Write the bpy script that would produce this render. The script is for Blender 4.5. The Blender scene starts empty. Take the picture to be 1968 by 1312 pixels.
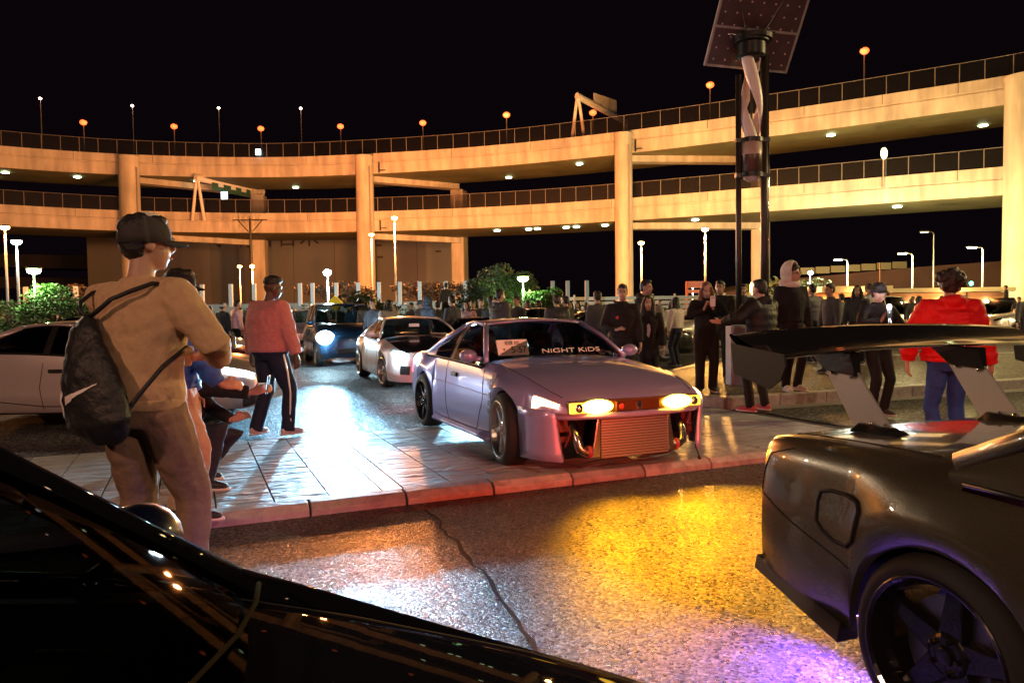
import bpy, math, random
import numpy as np
from mathutils import Vector, Matrix, Euler
random.seed(7)
PI = math.pi
V = Vector
SC = bpy.context.scene
COL = SC.collection

# ------------------------------------------------------------------ camera, sky, exposure
CAM_H, PITCH, ROLL = 1.40, math.radians(-2.25), math.radians(0.78)
cam_d = bpy.data.cameras.new('camera')
cam_d.sensor_width = 36.0
cam_d.lens = 36.0 * 1421 / 1968
cam_d.clip_start, cam_d.clip_end = 0.05, 900
cam = bpy.data.objects.new('camera', cam_d)
COL.objects.link(cam)
_f = V((0, math.cos(PITCH), math.sin(PITCH))); _r0 = V((1, 0, 0)); _u0 = _r0.cross(_f)
_r = _r0 * math.cos(ROLL) - _u0 * math.sin(ROLL); _u = _u0 * math.cos(ROLL) + _r0 * math.sin(ROLL)
cam.matrix_world = Matrix(((_r.x, _u.x, -_f.x, 0), (_r.y, _u.y, -_f.y, 0), (_r.z, _u.z, -_f.z, CAM_H), (0, 0, 0, 1)))
SC.camera = cam

world = bpy.data.worlds.new('World'); SC.world = world; world.use_nodes = True
wn = world.node_tree.nodes; wl = world.node_tree.links
bg = wn['Background']
sky = wn.new('ShaderNodeTexSky'); sky.sky_type = 'NISHITA'; sky.sun_disc = False
sky.sun_elevation = math.radians(-9); sky.sun_rotation = math.radians(200)
mixs = wn.new('ShaderNodeMixRGB'); mixs.blend_type = 'ADD'; mixs.inputs[0].default_value = 1
mixs.inputs[2].default_value = (0.022, 0.0115, 0.019, 1)       # city glow of the night sky
wl.new(sky.outputs[0], mixs.inputs[1]); wl.new(mixs.outputs[0], bg.inputs[0])
bg.inputs[1].default_value = 0.09

SC.view_settings.view_transform = 'Standard'; SC.view_settings.look = 'None'
SC.view_settings.exposure = 0.4; SC.view_settings.gamma = 1.0
SC.view_settings.use_curve_mapping = False
SC.render.engine = 'CYCLES'
cy = SC.cycles
cy.use_denoising = True
cy.max_bounces = 5; cy.diffuse_bounces = 2; cy.glossy_bounces = 3; cy.transmission_bounces = 4; cy.transparent_max_bounces = 12
cy.sample_clamp_indirect = 4.0; cy.sample_clamp_direct = 0.0
cy.caustics_reflective = False; cy.caustics_refractive = False
cy.use_light_tree = True

# ------------------------------------------------------------------ helpers: mesh building
def rotz(a): return Matrix.Rotation(a, 3, 'Z')
def lerp(a, b, t): return a + (b - a) * t
class sp:
    """monotone cubic through (x, v) points"""
    def __init__(s, pts):
        pts = sorted(pts); s.x = [p[0] for p in pts]; s.v = [p[1] for p in pts]
        n = len(pts); d = [(s.v[i+1]-s.v[i])/(s.x[i+1]-s.x[i]) for i in range(n-1)]
        m = [d[0]] + [0 if d[i-1]*d[i] <= 0 else 2*d[i-1]*d[i]/(d[i-1]+d[i]) for i in range(1, n-1)] + [d[-1]] if n > 2 else [d[0], d[0]]
        s.m = m
    def __call__(s, x):
        if x <= s.x[0]: return s.v[0]
        if x >= s.x[-1]: return s.v[-1]
        i = max(j for j in range(len(s.x)-1) if s.x[j] <= x)
        h = s.x[i+1]-s.x[i]; t = (x-s.x[i])/h
        return ((2*t**3-3*t*t+1)*s.v[i] + (t**3-2*t*t+t)*h*s.m[i] + (-2*t**3+3*t*t)*s.v[i+1] + (t**3-t*t)*h*s.m[i+1])

class MB:
    def __init__(s): s.v = []; s.f = []; s.mi = []; s.cur = 0
    def add(s, vs, fs):
        o = len(s.v); s.v += [tuple(v) for v in vs]
        s.f += [tuple(i+o for i in f) for f in fs]; s.mi += [s.cur]*len(fs); return s
    def box(s, c, d, R=None):
        c = V(c); h = V(d)/2; vs = []
        for x in (-1, 1):
            for y in (-1, 1):
                for z in (-1, 1):
                    p = V((x*h.x, y*h.y, z*h.z)); vs.append(c + (R @ p if R else p))
        return s.add(vs, [(0,1,3,2),(4,6,7,5),(0,4,5,1),(2,3,7,6),(0,2,6,4),(1,5,7,3)])
    def hexa(s, b, t):      # two quads (4 pts each) joined
        return s.add(list(b)+list(t), [(3,2,1,0),(4,5,6,7),(0,1,5,4),(1,2,6,5),(2,3,7,6),(3,0,4,7)])
    def tube(s, pts, rad, n=10, side=None, round_ends=False, closed=False):
        pts = [V(p) for p in pts]; k = len(pts)
        rad = [rad]*k if not isinstance(rad, (list, tuple)) else list(rad)
        rad = [r if isinstance(r, (tuple, list)) else (r, r) for r in rad]
        if round_ends:
            d0 = (pts[0]-pts[1]).normalized(); d1 = (pts[-1]-pts[-2]).normalized()
            a, b = rad[0], rad[-1]; m0 = min(a); m1 = min(b)
            pts = [pts[0]+d0*m0*.95, pts[0]+d0*m0*.6] + pts + [pts[-1]+d1*m1*.6, pts[-1]+d1*m1*.95]
            rad = [(a[0]*.3, a[1]*.3), (a[0]*.78, a[1]*.78)] + rad + [(b[0]*.78, b[1]*.78), (b[0]*.3, b[1]*.3)]; k = len(pts)
        vs = []; sd = V(side) if side else None; prev = None
        for i in range(k):
            t = (pts[min(i+1, k-1)] - pts[max(i-1, 0)])
            if closed: t = pts[(i+1) % k] - pts[(i-1) % k]
            if t.length < 1e-9: t = V((0,0,1))
            t.normalize()
            ref = sd if sd else (prev if prev else (V((1,0,0)) if abs(t.x) < .9 else V((0,1,0))))
            a = ref - t*ref.dot(t)
            if a.length < 1e-6: a = V((0,1,0)) - t*t.y
            a.normalize(); b = t.cross(a); prev = a
            for j in range(n):
                q = 2*PI*j/n; vs.append(pts[i] + a*math.cos(q)*rad[i][0] + b*math.sin(q)*rad[i][1])
        fs = []
        for i in range(k if closed else k-1):
            for j in range(n):
                i2 = (i+1) % k
                fs.append((i*n+j, i*n+(j+1)%n, i2*n+(j+1)%n, i2*n+j))
        if not closed: fs += [tuple(range(n))[::-1], tuple((k-1)*n+j for j in range(n))]
        return s.add(vs, fs)
    def cyl(s, p0, p1, r0, r1=None, n=14): return s.tube([p0, p1], [r0, r0 if r1 is None else r1], n)
    def ell(s, c, r, R=None, nu=14, nv=9):
        c = V(c); r = r if isinstance(r, (tuple, list)) else (r, r, r); vs = []; fs = []
        P = lambda p: c + (R @ p if R else p)
        for i in range(1, nv):
            th = PI*i/nv
            for j in range(nu):
                ph = 2*PI*j/nu; vs.append(P(V((r[0]*math.sin(th)*math.cos(ph), r[1]*math.sin(th)*math.sin(ph), r[2]*math.cos(th)))))
        top = len(vs); vs += [P(V((0,0,r[2]))), P(V((0,0,-r[2])))]
        for i in range(nv-2):
            for j in range(nu): fs.append((i*nu+j, (i+1)*nu+j, (i+1)*nu+(j+1)%nu, i*nu+(j+1)%nu))
        for j in range(nu):
            fs.append((top, j, (j+1)%nu)); fs.append((top+1, (nv-2)*nu+(j+1)%nu, (nv-2)*nu+j))
        return s.add(vs, fs)
    def lathe(s, prof, c=(0,0,0), R=None, n=32, closed=False):   # profile (r, h) about local z
        c = V(c); vs = []; fs = []; k = len(prof)
        for (r, h) in prof:
            for j in range(n):
                q = 2*PI*j/n; p = V((r*math.cos(q), r*math.sin(q), h)); vs.append(c + (R @ p if R else p))
        for i in range(k if closed else k-1):
            i2 = (i+1) % k
            for j in range(n): fs.append((i*n+j, i*n+(j+1)%n, i2*n+(j+1)%n, i2*n+j))
        return s.add(vs, fs)
    def grid(s, rows, skip=None):
        n = len(rows[0]); vs = [p for r in rows for p in r]; fs = []
        for i in range(len(rows)-1):
            for j in range(n-1):
                if skip and skip(i, j): continue
                fs.append((i*n+j, (i+1)*n+j, (i+1)*n+j+1, i*n+j+1))
        return s.add(vs, fs)
    def poly(s, pts, nrm, th):          # flat outline with thickness
        pts = [V(p) for p in pts]; nrm = V(nrm).normalized(); k = len(pts)
        vs = [p + nrm*th/2 for p in pts] + [p - nrm*th/2 for p in pts]
        return s.add(vs, [tuple(range(k)), tuple(range(2*k-1, k-1, -1))] + [(i, k+i, k+(i+1)%k, (i+1)%k) for i in range(k)])
    def mesh(s, name, mats=None, smooth=False):
        me = bpy.data.meshes.new(name); me.from_pydata(s.v, [], s.f)
        if mats is not None:
            for m in (mats if isinstance(mats, (list, tuple)) else [mats]): me.materials.append(m)
        me.polygons.foreach_set('material_index', s.mi)
        me.polygons.foreach_set('use_smooth', [bool(smooth)]*len(s.f)); me.update()
        return me
    def build(s, name, mats, parent=None, smooth=False, bevel=0, angle=None, solid=0, loc=None):
        o = bpy.data.objects.new(name, s.mesh(name, mats, smooth)); COL.objects.link(o)
        if parent: o.parent = parent
        if loc is not None: o.location = loc
        if solid:
            m = o.modifiers.new('thick', 'SOLIDIFY'); m.thickness = solid; m.offset = 0
        if bevel:
            m = o.modifiers.new('edge', 'BEVEL'); m.width = bevel; m.segments = 2; m.limit_method = 'ANGLE'; m.angle_limit = math.radians(35)
        if angle: o.data.set_sharp_from_angle(angle=math.radians(angle))
        return o

def tag(o, label=None, cat=None, group=None, kind=None):
    if label: o['label'] = label
    if cat: o['category'] = cat
    if group: o['group'] = group
    if kind: o['kind'] = kind
    return o
def empty(name, loc=(0,0,0), rz=0, parent=None):
    o = bpy.data.objects.new(name, None); COL.objects.link(o); o.location = loc; o.rotation_euler = (0, 0, rz)
    o.empty_display_size = .1
    if parent: o.parent = parent
    return o
def inst(name, me, parent=None, loc=(0,0,0), rot=(0,0,0), scale=None):
    o = bpy.data.objects.new(name, me); COL.objects.link(o); o.location = loc; o.rotation_euler = rot
    if scale: o.scale = scale
    if parent: o.parent = parent
    return o
def struct(o): o['kind'] = 'structure'; return o
def light(kind, loc, color, power, parent=None, radius=.05, aim=None, spot=None, blend=.5):
    d = bpy.data.lights.new(kind.lower()+'_light', kind); d.energy = power; d.color = color
    if kind in ('POINT', 'SPOT'): d.shadow_soft_size = radius
    if kind == 'SPOT': d.spot_size = spot; d.spot_blend = blend
    o = bpy.data.objects.new('lamp_light', d); COL.objects.link(o); o.location = loc
    if aim is not None: o.rotation_euler = V(aim).to_track_quat('-Z', 'Y').to_euler()
    if parent: o.parent = parent
    o['kind'] = 'helper'
    return o

# ------------------------------------------------------------------ materials
_M = {}
def mat(name, col=(.5,.5,.5), rough=.5, metal=0., coat=0., emit=None, estr=0., spec=.5, noise=None, bump=None, trans=0., croug=.03, flake=0):
    """Principled material; noise=(scale, amount) tints the colour; bump=(scale, strength, distance)"""
    if name in _M: return _M[name]
    m = bpy.data.materials.new(name); m.use_nodes = True; nt = m.node_tree; b = nt.nodes['Principled BSDF']
    b.inputs['Base Color'].default_value = (*col, 1); b.inputs['Roughness'].default_value = rough
    b.inputs['Metallic'].default_value = metal; b.inputs['Coat Weight'].default_value = coat
    b.inputs['Coat Roughness'].default_value = croug; b.inputs['Specular IOR Level'].default_value = spec
    if emit: b.inputs['Emission Color'].default_value = (*emit, 1); b.inputs['Emission Strength'].default_value = estr
    if noise or bump or flake:
        tc = nt.nodes.new('ShaderNodeTexCoord')
    if noise:
        n = nt.nodes.new('ShaderNodeTexNoise'); n.inputs['Scale'].default_value = noise[0]; n.inputs['Detail'].default_value = 6
        nt.links.new(tc.outputs['Object'], n.inputs['Vector'])
        r = nt.nodes.new('ShaderNodeMapRange'); r.inputs[1].default_value = .3; r.inputs[2].default_value = .7
        r.inputs[3].default_value = 1-noise[1]; r.inputs[4].default_value = 1+noise[1]*.6
        nt.links.new(n.outputs[0], r.inputs[0])
        mx = nt.nodes.new('ShaderNodeVectorMath'); mx.operation = 'SCALE'; mx.inputs[0].default_value = col
        nt.links.new(r.outputs[0], mx.inputs['Scale']); nt.links.new(mx.outputs[0], b.inputs['Base Color'])
    if bump:
        n = nt.nodes.new('ShaderNodeTexNoise'); n.inputs['Scale'].default_value = bump[0]; n.inputs['Detail'].default_value = 5
        nt.links.new(tc.outputs['Object'], n.inputs['Vector'])
        bp = nt.nodes.new('ShaderNodeBump'); bp.inputs['Strength'].default_value = bump[1]; bp.inputs['Distance'].default_value = bump[2]
        nt.links.new(n.outputs[0], bp.inputs['Height']); nt.links.new(bp.outputs[0], b.inputs['Normal'])
    if flake:
        n = nt.nodes.new('ShaderNodeTexVoronoi'); n.inputs['Scale'].default_value = 900
        nt.links.new(tc.outputs['Object'], n.inputs['Vector'])
        r = nt.nodes.new('ShaderNodeMapRange'); r.inputs[3].default_value = rough-flake; r.inputs[4].default_value = rough+flake
        nt.links.new(n.outputs['Color'], r.inputs[0]); nt.links.new(r.outputs[0], b.inputs['Roughness'])
    _M[name] = m; return m
def glass(name, tint=(.55,.6,.6), gloss=.05, refl=1.):
    if name in _M: return _M[name]
    m = bpy.data.materials.new(name); m.use_nodes = True; nt = m.node_tree; nt.nodes.clear()
    o = nt.nodes.new('ShaderNodeOutputMaterial'); t = nt.nodes.new('ShaderNodeBsdfTransparent'); t.inputs[0].default_value = (*tint, 1)
    g = nt.nodes.new('ShaderNodeBsdfGlossy'); g.inputs['Roughness'].default_value = gloss; g.inputs[0].default_value = (refl,refl,refl,1)
    lw = nt.nodes.new('ShaderNodeLayerWeight'); lw.inputs[0].default_value = .5
    pw = nt.nodes.new('ShaderNodeMath'); pw.operation = 'POWER'; pw.inputs[1].default_value = 5; nt.links.new(lw.outputs['Facing'], pw.inputs[0])
    fr = nt.nodes.new('ShaderNodeMath'); fr.operation = 'MULTIPLY_ADD'; fr.inputs[1].default_value = .95; fr.inputs[2].default_value = .05; nt.links.new(pw.outputs[0], fr.inputs[0])
    mx = nt.nodes.new('ShaderNodeMixShader'); nt.links.new(fr.outputs[0], mx.inputs[0]); nt.links.new(t.outputs[0], mx.inputs[1]); nt.links.new(g.outputs[0], mx.inputs[2])
    nt.links.new(mx.outputs[0], o.inputs[0]); _M[name] = m; return m
def emis(name, col, s):
    return mat(name, col=(.8,.8,.8), rough=.4, emit=col, estr=s)
def asphalt(name, base, scale, wet, bdist, tint=(1,1,1), spec=.3):
    """coarse damp aggregate: cellular stones in dark binder"""
    m = bpy.data.materials.new(name); m.use_nodes = True; nt = m.node_tree; b = nt.nodes['Principled BSDF']; N = nt.nodes.new; L = nt.links.new
    tc = N('ShaderNodeTexCoord')
    vo = N('ShaderNodeTexVoronoi'); vo.inputs['Scale'].default_value = scale; L(tc.outputs['Object'], vo.inputs['Vector'])
    ns = N('ShaderNodeTexNoise'); ns.inputs['Scale'].default_value = .8; ns.inputs['Detail'].default_value = 7; L(tc.outputs['Object'], ns.inputs['Vector'])
    n2 = N('ShaderNodeTexNoise'); n2.inputs['Scale'].default_value = scale*2.3; n2.inputs['Detail'].default_value = 3; L(tc.outputs['Object'], n2.inputs['Vector'])
    cr = N('ShaderNodeValToRGB'); cr.color_ramp.elements[0].color = (*[base*.3*t for t in tint], 1); cr.color_ramp.elements[1].color = (*[base*3.2*t for t in tint], 1); cr.color_ramp.elements.new(.55).color = (*[base*.7*t for t in tint], 1)
    sep = N('ShaderNodeSeparateColor'); L(vo.outputs['Color'], sep.inputs[0]); L(sep.outputs[0], cr.inputs[0])
    mm = N('ShaderNodeMapRange'); mm.inputs[1].default_value = .3; mm.inputs[2].default_value = .72; mm.inputs[3].default_value = .65; mm.inputs[4].default_value = 1.35; L(ns.outputs[0], mm.inputs[0])
    sc_ = N('ShaderNodeVectorMath'); sc_.operation = 'SCALE'; L(cr.outputs[0], sc_.inputs[0]); L(mm.outputs[0], sc_.inputs['Scale']); L(sc_.outputs[0], b.inputs['Base Color'])
    rr = N('ShaderNodeMapRange'); rr.inputs[1].default_value = .35; rr.inputs[2].default_value = .65; rr.inputs[3].default_value = -.08; rr.inputs[4].default_value = .10; L(ns.outputs[0], rr.inputs[0]); r2 = N('ShaderNodeMapRange'); r2.inputs[3].default_value = wet-.17; r2.inputs[4].default_value = wet+.28; L(sep.outputs[1], r2.inputs[0]); ra_ = N('ShaderNodeMath'); ra_.operation = 'ADD'; ra_.use_clamp = True; L(rr.outputs[0], ra_.inputs[0]); L(r2.outputs[0], ra_.inputs[1]); L(ra_.outputs[0], b.inputs['Roughness'])
    ad = N('ShaderNodeMath'); ad.operation = 'ADD'; L(vo.outputs['Distance'], ad.inputs[0]); L(n2.outputs[0], ad.inputs[1])
    bp = N('ShaderNodeBump'); bp.inputs['Strength'].default_value = 1.0; bp.inputs['Distance'].default_value = bdist; bp.invert = True
    L(ad.outputs[0], bp.inputs['Height']); L(bp.outputs[0], b.inputs['Normal'])
    b.inputs['Specular IOR Level'].default_value = spec
    return m
def stone(name, base, rough, scale=(3, 9, 5), dist=.012):
    """cleft stone slab: ridges across, fine grit"""
    m = bpy.data.materials.new(name); m.use_nodes = True; nt = m.node_tree; b = nt.nodes['Principled BSDF']; N = nt.nodes.new; L = nt.links.new
    tc = N('ShaderNodeTexCoord'); oi = N('ShaderNodeObjectInfo')
    ad = N('ShaderNodeVectorMath'); ad.operation = 'ADD'; mu = N('ShaderNodeVectorMath'); mu.operation = 'SCALE'; mu.inputs[0].default_value = (31, 17, 5)
    L(oi.outputs['Random'], mu.inputs['Scale']); L(tc.outputs['Object'], ad.inputs[0]); L(mu.outputs[0], ad.inputs[1])
    mp = N('ShaderNodeMapping'); mp.inputs['Scale'].default_value = scale; L(ad.outputs[0], mp.inputs[0])
    n1 = N('ShaderNodeTexNoise'); n1.inputs['Scale'].default_value = 1; n1.inputs['Detail'].default_value = 4; n1.inputs['Distortion'].default_value = .6; L(mp.outputs[0], n1.inputs['Vector'])
    n2 = N('ShaderNodeTexNoise'); n2.inputs['Scale'].default_value = 160; n2.inputs['Detail'].default_value = 3; L(tc.outputs['Object'], n2.inputs['Vector'])
    b1 = N('ShaderNodeBump'); b1.inputs['Strength'].default_value = .9; b1.inputs['Distance'].default_value = dist*2.5; L(n1.outputs[0], b1.inputs['Height'])
    b2 = N('ShaderNodeBump'); b2.inputs['Strength'].default_value = .4; b2.inputs['Distance'].default_value = .003; L(n2.outputs[0], b2.inputs['Height']); L(b1.outputs[0], b2.inputs['Normal']); L(b2.outputs[0], b.inputs['Normal'])
    cr = N('ShaderNodeMapRange'); cr.inputs[1].default_value = .3; cr.inputs[2].default_value = .7; cr.inputs[3].default_value = .72; cr.inputs[4].default_value = 1.2; L(n1.outputs[0], cr.inputs[0])
    ra = N('ShaderNodeMapRange'); ra.inputs[3].default_value = .85; ra.inputs[4].default_value = 1.12; L(oi.outputs['Random'], ra.inputs[0])
    mm = N('ShaderNodeMath'); mm.operation = 'MULTIPLY'; L(cr.outputs[0], mm.inputs[0]); L(ra.outputs[0], mm.inputs[1])
    s_ = N('ShaderNodeVectorMath'); s_.operation = 'SCALE'; s_.inputs[0].default_value = base; L(mm.outputs[0], s_.inputs['Scale']); L(s_.outputs[0], b.inputs['Base Color'])
    b.inputs['Roughness'].default_value = rough
    return m
def concrete(name, base):
    m = bpy.data.materials.new(name); m.use_nodes = True; nt = m.node_tree; b = nt.nodes['Principled BSDF']; N = nt.nodes.new; L = nt.links.new
    tc = N('ShaderNodeTexCoord')
    mp = N('ShaderNodeMapping'); mp.inputs['Scale'].default_value = (.9, .9, .12); L(tc.outputs['Object'], mp.inputs[0])
    n1 = N('ShaderNodeTexNoise'); n1.inputs['Scale'].default_value = 1.4; n1.inputs['Detail'].default_value = 7; L(mp.outputs[0], n1.inputs['Vector'])
    n2 = N('ShaderNodeTexNoise'); n2.inputs['Scale'].default_value = .25; n2.inputs['Detail'].default_value = 5; L(tc.outputs['Object'], n2.inputs['Vector'])
    a = N('ShaderNodeMapRange'); a.inputs[1].default_value = .35; a.inputs[2].default_value = .7; a.inputs[3].default_value = .70; a.inputs[4].default_value = 1.1; L(n1.outputs[0], a.inputs[0])
    c = N('ShaderNodeMapRange'); c.inputs[1].default_value = .3; c.inputs[2].default_value = .7; c.inputs[3].default_value = .8; c.inputs[4].default_value = 1.12; L(n2.outputs[0], c.inputs[0])
    mm = N('ShaderNodeMath'); mm.operation = 'MULTIPLY'; L(a.outputs[0], mm.inputs[0]); L(c.outputs[0], mm.inputs[1])
    s_ = N('ShaderNodeVectorMath'); s_.operation = 'SCALE'; s_.inputs[0].default_value = base; L(mm.outputs[0], s_.inputs['Scale']); L(s_.outputs[0], b.inputs['Base Color'])
    b.inputs['Roughness'].default_value = .85
    return m

SODIUM = (1.0, .32, .06); WARM = (1.0, .62, .16); COOL = (.62, .86, 1.0); GREENW = (.55, 1.0, .35); RED = (1.0, .03, .02); AMBER = (1.0, .42, .03)
m_black = mat('black_plastic', (.012,.012,.013), .45)
m_rubber = mat('tyre_rubber', (.014,.014,.015), .75, bump=(60, .3, .004))
m_dark = mat('dark_metal', (.03,.028,.027), .4, metal=.6)
m_chrome = mat('polished_metal', (.7,.7,.72), .15, metal=1)
m_gal = mat('galvanised_steel', (.42,.42,.42), .5, metal=.5, noise=(8, .2))
m_white = mat('white_paint', (.75,.75,.73), .4)
# ================================================================== GROUND
A_ = V((math.cos(math.radians(23.4)), math.sin(math.radians(23.4)), 0)); P_ = V((-A_.y, A_.x, 0)); K0 = V((0.008, 5.72, 0))
KANG = math.radians(23.4)
def K(s, t, z=0): return K0 + A_*s + P_*t + V((0,0,z))
m_road = asphalt('damp_coarse_asphalt', .046, 66, .36, .028, spec=.42)
m_lot = asphalt('worn_asphalt', .065, 42, .55, .018, (1, 1, 1.02), spec=.16)
m_far = asphalt('dark_asphalt', .04, 30, .5, .01)
m_slab = stone('cleft_stone', (.38,.38,.375), .52, (2.4, 11, 4), .055)
m_band = stone('smooth_stone', (.36,.36,.36), .42, (14, 14, 14), .002)
m_kerb = stone('kerb_stone', (.33,.31,.29), .55, (12, 12, 12), .004)

gm = MB(); gm.add([(-400,-60,-.03),(400,-60,-.03),(400,500,-.03),(-400,500,-.03)], [(0,1,2,3)])
struct(gm.build('ground', m_far))
rm = MB(); rm.add([K(-40,-30,0), K(40,-30,0), K(40,.02,0), K(-40,.02,0)], [(0,1,2,3)])
road = struct(rm.build('road', m_road))
# joint crack along the front road
ck = MB(); pts = [(-.62,5.22),(-.50,4.95),(-.46,4.7),(-.33,4.42),(-.22,4.05),(-.12,3.8),(-.02,3.4),(.06,3.1),(.12,2.75),(.2,2.3)]
L_, R_ = [], []
for i, (x, y) in enumerate(pts):
    for u in range(3):
        if i == len(pts)-1 and u: break
        nx, ny = pts[min(i+1, len(pts)-1)]; q = u/3; w = random.uniform(.006, .016); j = random.uniform(-.02, .02)
        px_, py_ = lerp(x, nx, q)+j, lerp(y, ny, q); L_.append(V((px_-w, py_, .004))); R_.append(V((px_+w, py_, .004)))
ck.grid([L_, R_]); ck.build('crack', mat('tar_crack', (.006,.006,.006), .7), road)
ck = MB(); L_, R_ = [], []
pl = [(-3.35,16.5),(-2.95,14.6),(-2.72,13.0),(-2.5,11.6),(-2.2,10.3),(-1.95,9.3),(-1.75,8.5)]
lot = MB(); lot.add([K(-60,3.0,.066), K(60,3.0,.066), K(200,150,.066), K(-200,150,.066)], [(0,1,2,3)])
lot.add([K(4.45,.16,.066), K(60,.16,.066), K(60,3.0,.066), K(4.45,3.0,.066)], [(0,1,2,3)])
lot = struct(lot.build('car_park', m_lot))
for i, (x, y) in enumerate(pl):
    for u in range(4):
        if i == len(pl)-1 and u: break
        nx, ny = pl[min(i+1, len(pl)-1)]; q = u/4; w = random.uniform(.012, .035); j = random.uniform(-.05, .05)
        L_.append(V((lerp(x, nx, q)+j-w, lerp(y, ny, q), .070))); R_.append(V((lerp(x, nx, q)+j+w, lerp(y, ny, q), .070)))
ck.grid([L_, R_]); ck.build('crack', _M['tar_crack'], lot)
for (x0, y0, x1, y1) in ((-3.6,12.2,-1.2,12.75),(-2.3,9.75,-.9,9.95),(-2.6,10.9,-1.6,11.0),(-6,14.5,-2,15.6)):
    ck = MB(); a, b = [], []
    for u in range(12):
        q = u/11; w = random.uniform(.01, .03); yy = lerp(y0, y1, q)+random.uniform(-.06, .06); xx = lerp(x0, x1, q)
        a.append(V((xx, yy-w, .070))); b.append(V((xx, yy+w, .070)))
    ck.grid([a, b]); ck.build('crack', _M['tar_crack'], lot)

pb = MB(); pb.add([K(-14,.14,.052), K(4.45,.14,.052), K(4.45,3.02,.052), K(-14,3.02,.052)], [(0,1,2,3)])
pave = struct(pb.build('pavement', mat('joint_mortar', (.05,.048,.045), .9)))
W_ = .385
def slab_mesh(w, l, th, rough):
    b = MB(); nx, ny = 6, 12; rows = []
    for i in range(nx+1):
        rows.append([V((w*(i/nx-.5), l*(j/ny-.5), th + (0 if i in (0, nx) or j in (0, ny) else random.uniform(-rough, rough)))) for j in range(ny+1)])
    b.grid(rows)
    e = [rows[0], rows[-1][::-1], [r[0] for r in rows][::-1], [r[-1] for r in rows]]
    for ed in e: b.grid([[V((p.x, p.y, 0)) for p in ed], ed])
    return b
slabs = [slab_mesh(W_-.012, .93, .03, .0045).mesh('slab', m_slab, True) for _ in range(7)]
for me in slabs: me.set_sharp_from_angle(angle=math.radians(50))
bandm = MB().box((0,0,.015), (.148,.30,.03)).mesh('band_stone', m_band)
s = -.845; edges = []
for k in range(14): edges.append(s + W_*(k+.5))
for k in range(34): edges.append(s - .16 - W_*(k+.5))
for e in edges:
    if e > 4.3: continue
    for r in range(3):
        o = inst('slab', random.choice(slabs), pave, K(e, .17+.47+r*.945, .052+random.uniform(0, .003)), (0, 0, KANG + random.choice((0, PI))))
for r in range(9): inst('band_stone', bandm, pave, K(s-.08, .17+.15+r*.31, .0525), (0, 0, KANG))
km = MB(); L = .676
km.add([(-L/2,0,-.1),(L/2,0,-.1),(L/2,.165,-.1),(-L/2,.165,-.1),(-L/2,0,.045),(L/2,0,.045),(L/2,.05,.088),(-L/2,.05,.088),(L/2,.165,.092),(-L/2,.165,.092)],
       [(0,1,5,4),(4,5,6,7),(7,6,8,9),(9,8,2,3),(0,4,7,9,3),(1,2,8,6,5)])
kme = km.mesh('kerb_stone', m_kerb)
for i in range(-16, 14):
    o = inst('kerb_stone', kme, pave, K(.17+i*.69, 0, random.uniform(-.004, .004)), (0, 0, KANG+random.uniform(-.004, .004)))
    md = o.modifiers.new('edge', 'BEVEL'); md.width = .008; md.segments = 2

# raised island on the right with its own kerb
isl = [V(p) for p in ((2.9,9.95,0),(8.2,11.9,0),(18,15.5,0),(18,19,0),(5.2,18,0),(2.55,13.5,0),(2.4,10.6,0))]
im = MB(); im.add([p+V((0,0,.215)) for p in isl], [tuple(range(len(isl)))])
island = struct(im.build('traffic_island', asphalt('island_asphalt', .06, 40, .55, .01, (1,.95,.8))))
for i in range(len(isl)):
    a, b = isl[i], isl[(i+1) % len(isl)]; n = max(1, round((b-a).length/.8)); d = (b-a).normalized(); ang = math.atan2(d.y, d.x); st = (b-a).length/n
    me = MB().box((0,.0,.075), (st-.012,.17,.29)).mesh('kerb_stone', m_kerb)
    for j in range(n):
        o = inst('kerb_stone', me, island, a + d*st*(j+.5) + V((0,0,.005)), (0,0,ang)); md = o.modifiers.new('edge','BEVEL'); md.width = .015; md.segments = 2
g_ = MB(); off = V((math.sin(math.radians(-20)), -math.cos(math.radians(20)), 0))*0.45; off = V((.36,-.93,0)).normalized()*.36
g_.add([isl[0]+V((.02,0,.071)), isl[0]+off+V((0,0,.071)), isl[2]+off+V((0,0,.071)), isl[2]+V((0,0,.071))], [(0,1,2,3)])
g_.build('gutter', mat('gutter_concrete', (.24,.22,.2), .7, noise=(3,.25)), island)

# ================================================================== VIADUCT
m_conc = concrete('weathered_concrete', (.46,.42,.37)); m_conc2 = concrete('column_concrete', (.45,.42,.36))
PL = [(-84,66),(-70,77.5),(-58.8,85.5),(-46.9,91),(-31.7,93.8),(-18,92.7),(-2.1,89),(12.4,83),(27.2,75),(36.9,69),(45,63.5),(56,54),(66,43)]
SX = sp([(i, p[0]) for i, p in enumerate(PL)]); SY = sp([(i, p[1]) for i, p in enumerate(PL)])
def cr(t):      # Catmull-Rom in plan
    i = min(max(int(t), 0), len(PL)-2); u = t-i
    p = [V((*PL[min(max(i+k, 0), len(PL)-1)], 0)) for k in (-1, 0, 1, 2)]
    return .5*((2*p[1]) + (p[2]-p[0])*u + (2*p[0]-5*p[1]+4*p[2]-p[3])*u*u + (3*p[1]-p[0]-3*p[2]+p[3])*u**3)
def deck_at(t, o=0, z=0):
    d = (cr(t+.02)-cr(t-.02)).normalized() if .02 < t < len(PL)-1.02 else (cr(min(t+.05, len(PL)-1))-cr(max(t-.05, 0))).normalized()
    return cr(t) + V((-d.y, d.x, 0))*o + V((0,0,z)), d
ZU = lambda t: 21.3
ZL = lambda t: lerp(14.9, 13.2, t/12)
m_soffit = mat('shaded_soffit_and_joint', (.10,.095,.045), .7, noise=(.3,.3))  # shade under the decks put into the colour; also used for segment joints
m_fst0 = mat('drain_pipe_grey', (.22,.20,.18), .6)
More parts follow.
